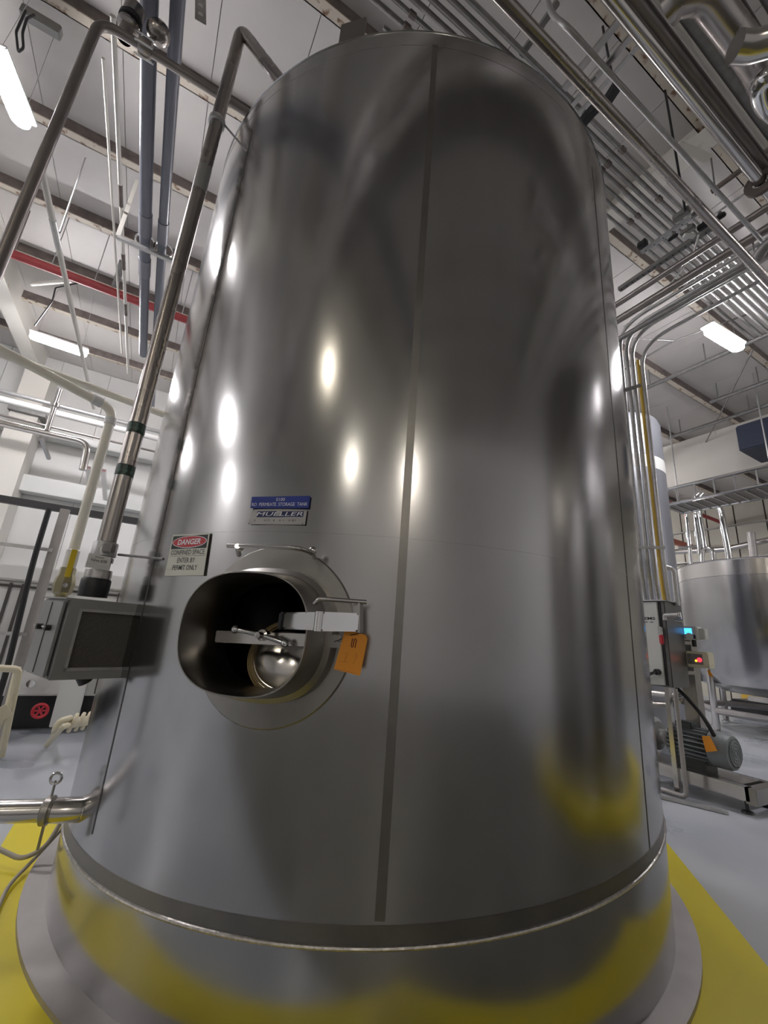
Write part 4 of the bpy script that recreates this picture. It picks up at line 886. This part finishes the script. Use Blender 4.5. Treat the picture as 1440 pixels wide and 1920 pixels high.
# ------------------------------------------------------------------ pump skid
pz = 0.50; X_ = 6.05
sk = thing('pump_skid', 'low steel skid frame carrying the pump and motor at right', 'frame', (X_, 2.9, 0))
MB().span((X_-0.28, 2.36, 0.12), (X_-0.18, 4.2, 0.25), bev=0.004).build('rail', M_steel, sk); MB().span((X_+0.22, 2.36, 0.12), (X_+0.32, 4.2, 0.25), bev=0.004).build('rail', M_steel, sk)
MB().span((X_-0.28, 2.3, 0.10), (X_+0.32, 2.40, 0.25), bev=0.004).build('cross_rail', M_collar, sk); MB().span((X_-0.18, 2.45, 0.22), (X_+0.22, 3.5, 0.25)).build('bed_plate', M_collar, sk)
for (dx, y) in ((-0.22, 2.42), (0.26, 2.42), (-0.22, 3.9)):
    MB().lathe((X_+dx, y, 0), Zc, [(0.001, 0), (0.06, 0), (0.05, 0.02), (0.018, 0.03), (0.018, 0.13)], 12).build('levelling_foot', M_blk, sk)
mo = thing('pump_motor', 'finned grey electric motor on the skid with orange tag', 'motor', (X_, 2.7, 0.25))
rm = 0.185; mz = 0.25+rm+0.07
b_ = MB(); b_.lathe((X_, 3.20, mz), (0, -1, 0), [(0.001, 0), (rm*0.75, 0), (rm*0.86, 0.03), (rm*0.86, 0.45), (0.001, 0.45)], 36); b_.build('motor_body', M_motor, mo)
for k in range(24):
    a = 2*PI*k/24; d_ = Vector((math.cos(a), 0, math.sin(a)))
    MB().box(Vector((X_, 2.975, mz))+d_*rm*0.93, 0.42, 0.011, rm*0.22, (0, 1, 0), d_.cross(Vector((0, 1, 0))), d_).build('cooling_fin', M_motor2, mo)  # lighter grey on the fins stands for their lit edges
MB().lathe((X_, 2.76, mz), (0, -1, 0), [(rm*0.9, 0), (rm*1.02, 0.005), (rm*1.02, 0.16), (rm*0.93, 0.20), (rm*0.6, 0.215), (0.001, 0.215)], 36).build('fan_cowl', M_motor2, mo)
for k in range(4): MB().lathe((X_, 2.545, mz), (0, -1, 0), [(0.03+0.035*k, 0), (0.035+0.035*k, 0.004), (0.042+0.035*k, 0.0)], 24).build('grille_ring', M_motor, mo)
MB().span((X_-0.12, 2.8, 0.24), (X_+0.12, 3.15, mz-rm*0.7)).build('motor_foot', M_motor, mo)
MB().box((X_-0.05, 3.0, mz+rm+0.02), 0.14, 0.18, 0.08, bev=0.01).build('terminal_box', M_motor, mo)
card('paper_tag', [(1316, 1380), (1331, 1380), (1345, 1408), (1324, 1410)], X_-0.22, 'orange tag lying against the pump motor')
pu = thing('centrifugal_pump', 'polished centrifugal pump head bolted before the finned motor', 'pump', (X_, 3.4, 0.25))
MB().lathe((X_, 3.20, mz), (0, 1, 0), [(rm*0.7, 0), (rm*0.75, 0.02), (rm*0.45, 0.08), (rm*0.45, 0.14), (rm*0.9, 0.16), (rm*0.9, 0.19), (rm*0.5, 0.2)], 28).build('adapter', M_cab, pu)
MB().lathe((X_, 3.40, mz), (0, 1, 0), [(0.001, 0), (rm*1.15, 0.0), (rm*1.25, 0.03), (rm*1.25, 0.06), (rm*1.1, 0.09), (rm*1.1, 0.15), (rm*0.5, 0.19), (0.05, 0.2), (0.05, 0.34), (0.075, 0.35), (0.075, 0.38), (0.001, 0.38)], 32).build('volute', M_steel, pu)
MB().tube([(X_-0.02, 3.5, mz+rm*0.6), (X_-0.02, 3.5, mz+0.55)], 0.04, 14).build('discharge_pipe', M_steel, pu)
MB().span((X_-0.1, 3.42, 0.24), (X_+0.1, 3.5, mz-rm*0.8)).build('pump_foot', M_steel, pu)
big = MB(); big.lathe((X_-0.15, 3.98, 0.75), Vector((-0.5, -0.8, 0.1)), [(0.001, 0.03), (0.26, 0.03), (0.3, 0.0), (0.3, -0.03), (0.001, -0.06)], 32); big.cyl((X_-0.15, 4.0, 0), (X_-0.15, 4.0, 0.6), 0.05); big.build('cover_disc', M_steel, label='round polished cover disc peeping out behind the big tank edge at right', cat='cover')
card('paper_tag', [(1224.5, 1364), (1227, 1364), (1230, 1389), (1226, 1389)], 5.75, 'sliver of orange tag at the right edge of the big tank')
runpipe('motor_cable', [P(1268, 1290, X=5.9), P(1285, 1305, X=5.9), P(1320, 1345, X=5.9), P(1342, 1385, X=5.95), P(1347, 1405, X=6.0)], 6, M_black, 'black cable sagging from the cabinet to the motor', 'cable', r=0.022, bend=0.12)
for i, (a, b, lb) in enumerate((((1215, 1298), (1275, 1305), 'upper'), ((1215, 1320), (1262, 1322), 'lower'))):
    runpipe('manifold_pipe', [P(*a, X=6.4), P(*b, X=6.4), P(b[0]+14, b[1]-12, X=6.5)], 9, M_steel if i == 0 else M_collar, lb+' short bent pipe below the control cabinet', r=0.04, bend=0.08)
MB().lathe(P(1276, 1318, X=6.5), Vector((0.2, -0.3, 1)), [(0.001, 0), (0.09, 0.0), (0.10, 0.04), (0.10, 0.10), (0.07, 0.16), (0.001, 0.16)], 20).build('filter_bowl', M_steel, label='small steel bowl under the cabinet behind the slim tube', cat='bowl')
# ------------------------------------------------------------------ tall grey silo and process tank behind
sa = math.atan2(ray(1262, 1000).x, ray(1262, 1000).y)
rs = 0.85; ds_ = 9.2; sa2 = sa-math.asin(rs/ds_)
sx, sy = ds_*math.sin(sa2), ds_*math.cos(sa2); szt = 5.95
silo = thing('grey_silo', 'tall blue-grey silo with pale stripe behind the conduits at right', 'silo', (sx, sy, 0))
MB().lathe((sx, sy, 0), Zc, [(rs, 0), (rs, szt-0.12), (rs-0.03, szt-0.03), (rs-0.12, szt), (0.01, szt+0.25)], 64).build('shell', M_silo, silo)
zs_ = P(1240, 862, d=8.6).z
MB().lathe((sx, sy, 0), Zc, [(rs+0.001, zs_-0.12), (rs+0.004, zs_-0.118), (rs+0.004, zs_+0.13), (rs+0.001, zs_+0.132)], 64).build('stripe', M_greybox, silo, label='pale band near the top')
ta = math.atan2(ray(1279, 1150).x, ray(1279, 1150).y); rt = 1.65; dt = 13.4; ta2 = ta+math.asin(rt/dt)
tx_, ty_ = dt*math.sin(ta2), dt*math.cos(ta2)
pt = thing('process_tank', 'round polished process tank on legs at the right edge', 'tank', (tx_, ty_, 0))
ztp = 3.62
MB().lathe((tx_, ty_, 0), Zc, [(0.01, 0.72), (rt*0.6, 0.80), (rt*0.93, 0.98), (rt, 1.18), (rt, ztp-0.35)], 72).build('shell', M_tank, pt)
MB().lathe((tx_, ty_, 0), Zc, [(rt, ztp-0.35), (rt+0.012, ztp-0.345), (rt+0.012, ztp-0.02), (rt+0.03, ztp), (rt, ztp+0.02), (rt*0.6, ztp+0.1), (0.01, ztp+0.16)], 72).build('top_rim', M_steel, pt)
for k in range(8):
    a = math.atan2(-ty_, -tx_)+0.0+2*PI*k/8; lx, ly = tx_+rt*0.98*math.cos(a), ty_+rt*0.98*math.sin(a)
    MB().lathe((lx, ly, 0), Zc, [(0.001, 0), (0.09, 0), (0.09, 0.02), (0.05, 0.03), (0.068, 0.06), (0.068, 1.28), (0.11, 1.32), (0.11, 1.36)], 14).build('leg', M_steel, pt)
MB().tube([(tx_+rt*0.98*math.cos(i*PI/4+math.atan2(-ty_, -tx_)), ty_+rt*0.98*math.sin(i*PI/4+math.atan2(-ty_, -tx_)), 0.42) for i in range(8)], 0.07, 8, closed=True).build('ring_rail', M_matte, pt)
# swan neck pipes over the process tank
for i, (pts, w_, lb) in enumerate((([(1330, 932), (1347, 948), (1353, 965), (1368, 1050)], 0.085, 'right-hand thick pipe with elbow rising from the process tank'),
        ([(1285, 945), (1297, 1066)], 0.06, 'leftmost slim pipe rising from the process tank'),
        ([(1310, 925), (1300, 935), (1312, 1040)], 0.07, 'middle pipe of the three rising from the process tank'),
        ([(1318, 925), (1308, 938), (1322, 1030)], 0.07, 'pipe just right of the middle one above the process tank'),
        ([(1316, 1055), (1316, 1035), (1325, 1026), (1336, 1032), (1338, 1050)], 0.075, 'small swan-neck pipe on top of the process tank'),
        ([(1272, 1028), (1300, 1026), (1320, 1024), (1325, 1032)], 0.06, 'level pipe crossing just above the process tank'))):
    runpipe('riser_pipe', [P(x, y, d=13.4) for x, y in pts], 8, M_chrome, lb, r=w_*0.8, bend=0.25)
runpipe('far_pipe', [P(1262, 1035, X=16), P(1360, 1030, X=16), P(1500, 1000, X=16)], 6, M_steel, 'long bright pipe against the beige wall over the process tank', r=0.09)
runpipe('far_pipe', [P(1440, 1250, X=15.5), P(1408, 998, X=15.5)], 6, M_matte, 'short pale upright pipe against the beige wall', r=0.10)
runpipe('far_pipe', [P(1420, 1060, X=14.5), P(1500, 1055, X=14.5)], 6, M_steel, 'bright pipe at the right edge beside the process tank rim', r=0.07)
# mesh walkway overhead
xw = 11.0; zw = 5.12
wk = thing('cable_walkway', 'long perforated cable walkway hung at far right', 'walkway', (xw, 4.3, zw))
ya, yb = 1.0, 5.5
for (x, z, lb) in ((xw, zw, ''), (xw, zw+0.40, ''), (xw+0.9, zw, '')):
    MB().tube([(x, ya, z), (x, yb, z)], 0.04, 10).build('rail', M_chrome, wk)
MB().span((xw+0.03, ya, zw-0.01), (xw+0.88, yb, zw+0.01)).build('deck', M_dkgalv, wk)
for k in range(22): y = ya+0.1+k*0.205; MB().span((xw+0.03, y, zw-0.03), (xw+0.88, y+0.03, zw-0.011)).build('rung', M_galv, wk)
for k in range(12): y = ya+0.1+k*0.4; MB().span((xw-0.01, y, zw+0.03), (xw+0.01, y+0.03, zw+0.38)).build('baluster', M_dkgalv, wk)
for y in (1.6, 3.4, 5.3): MB().tube([(xw+0.45, y, zw), (xw+0.45, y, ZC-0.02)], 0.015, 6).build('hanger', M_galv, wk)
MB().span((X1-9, 12.0-2.9, 6.0), (X1-0.1, 12.0-2.75, 6.2)).build('orange_beam', M_salmon, label='orange red beam far behind the process tank', cat='beam')
# clutter under the process tank
for i, (x, y, w_, h_, m_, lb) in enumerate(((13.2, 7.6, 1.4, 0.5, M_blk, 'dark low machine under the process tank, left part'), (15.4, 5.4, 1.6, 0.4, M_blk, 'dark low machine behind the process tank legs'), (17.3, 6.6, 0.5, 0.75, M_yelc, 'yellow box glimpsed under the process tank'), (12.2, 8.3, 1.0, 0.8, M_collar, 'grey machine glimpsed beside the instrument post'))):
    t = thing('machine', lb, 'machine', (x, y, 0)); MB().box((x, y, h_/2+0.06), w_*0.8, w_, h_, bev=0.05).build('housing', m_, t)
    MB().box((x-w_*0.2, y, h_+0.12), w_*0.3, w_*0.5, 0.14, bev=0.03).build('cover', M_steel, t)
    for dx in (-1, 1):
        for dy in (-1, 1): MB().cyl((x+dx*w_*0.3, y+dy*w_*0.38, 0), (x+dx*w_*0.3, y+dy*w_*0.38, 0.08), 0.04, 10).build('foot', M_blk, t)
# neighbouring tank on the second pad: only its reflection reaches the picture
nb = thing('storage_tank', 'neighbouring steel tank on the second pad, right of the viewer', 'tank', (5.6, -1.3, PADZ))
MB().lathe((5.6, -1.3, 0), Zc, [(1.7, PADZ), (1.75, PADZ+0.02), (1.62, PADZ+0.03), (1.62, 5.0), (1.4, 5.1), (0.01, 5.4)], 96).build('shell', M_tank, nb)

# overhead pipe bank just above the viewer: its dark band is mirrored in the tank top
for i, (yy, zz, r_, m_, lb) in enumerate([(0.86, 5.75, 0.06, M_pipebrown, 'brown pipe of the bank over the viewer, nearest the big tank'), (0.70, 5.75, 0.055, M_dkgalv, 'dull grey pipe of the bank over the viewer, second from the tank'),
        (0.54, 5.8, 0.06, M_pipebrown, 'brown pipe of the bank over the viewer, third from the tank'), (0.38, 5.8, 0.055, M_dkgalv, 'dull grey pipe of the bank over the viewer, farthest from the tank')]):
    t = thing('overhead_pipe', lb, 'pipe', (0, yy, zz), 'pipe bank over the viewer')
    MB().tube([(-9, yy, zz), (4.2, yy, zz)], r_, 14).build('tube', m_, t)
    for xx in ((-6, -2.2, 1.6) if i else ()): MB().tube([(xx, yy, zz+r_), (xx, yy, ZC-0.02)], 0.008, 6).build('hanger', M_dkgalv, t)
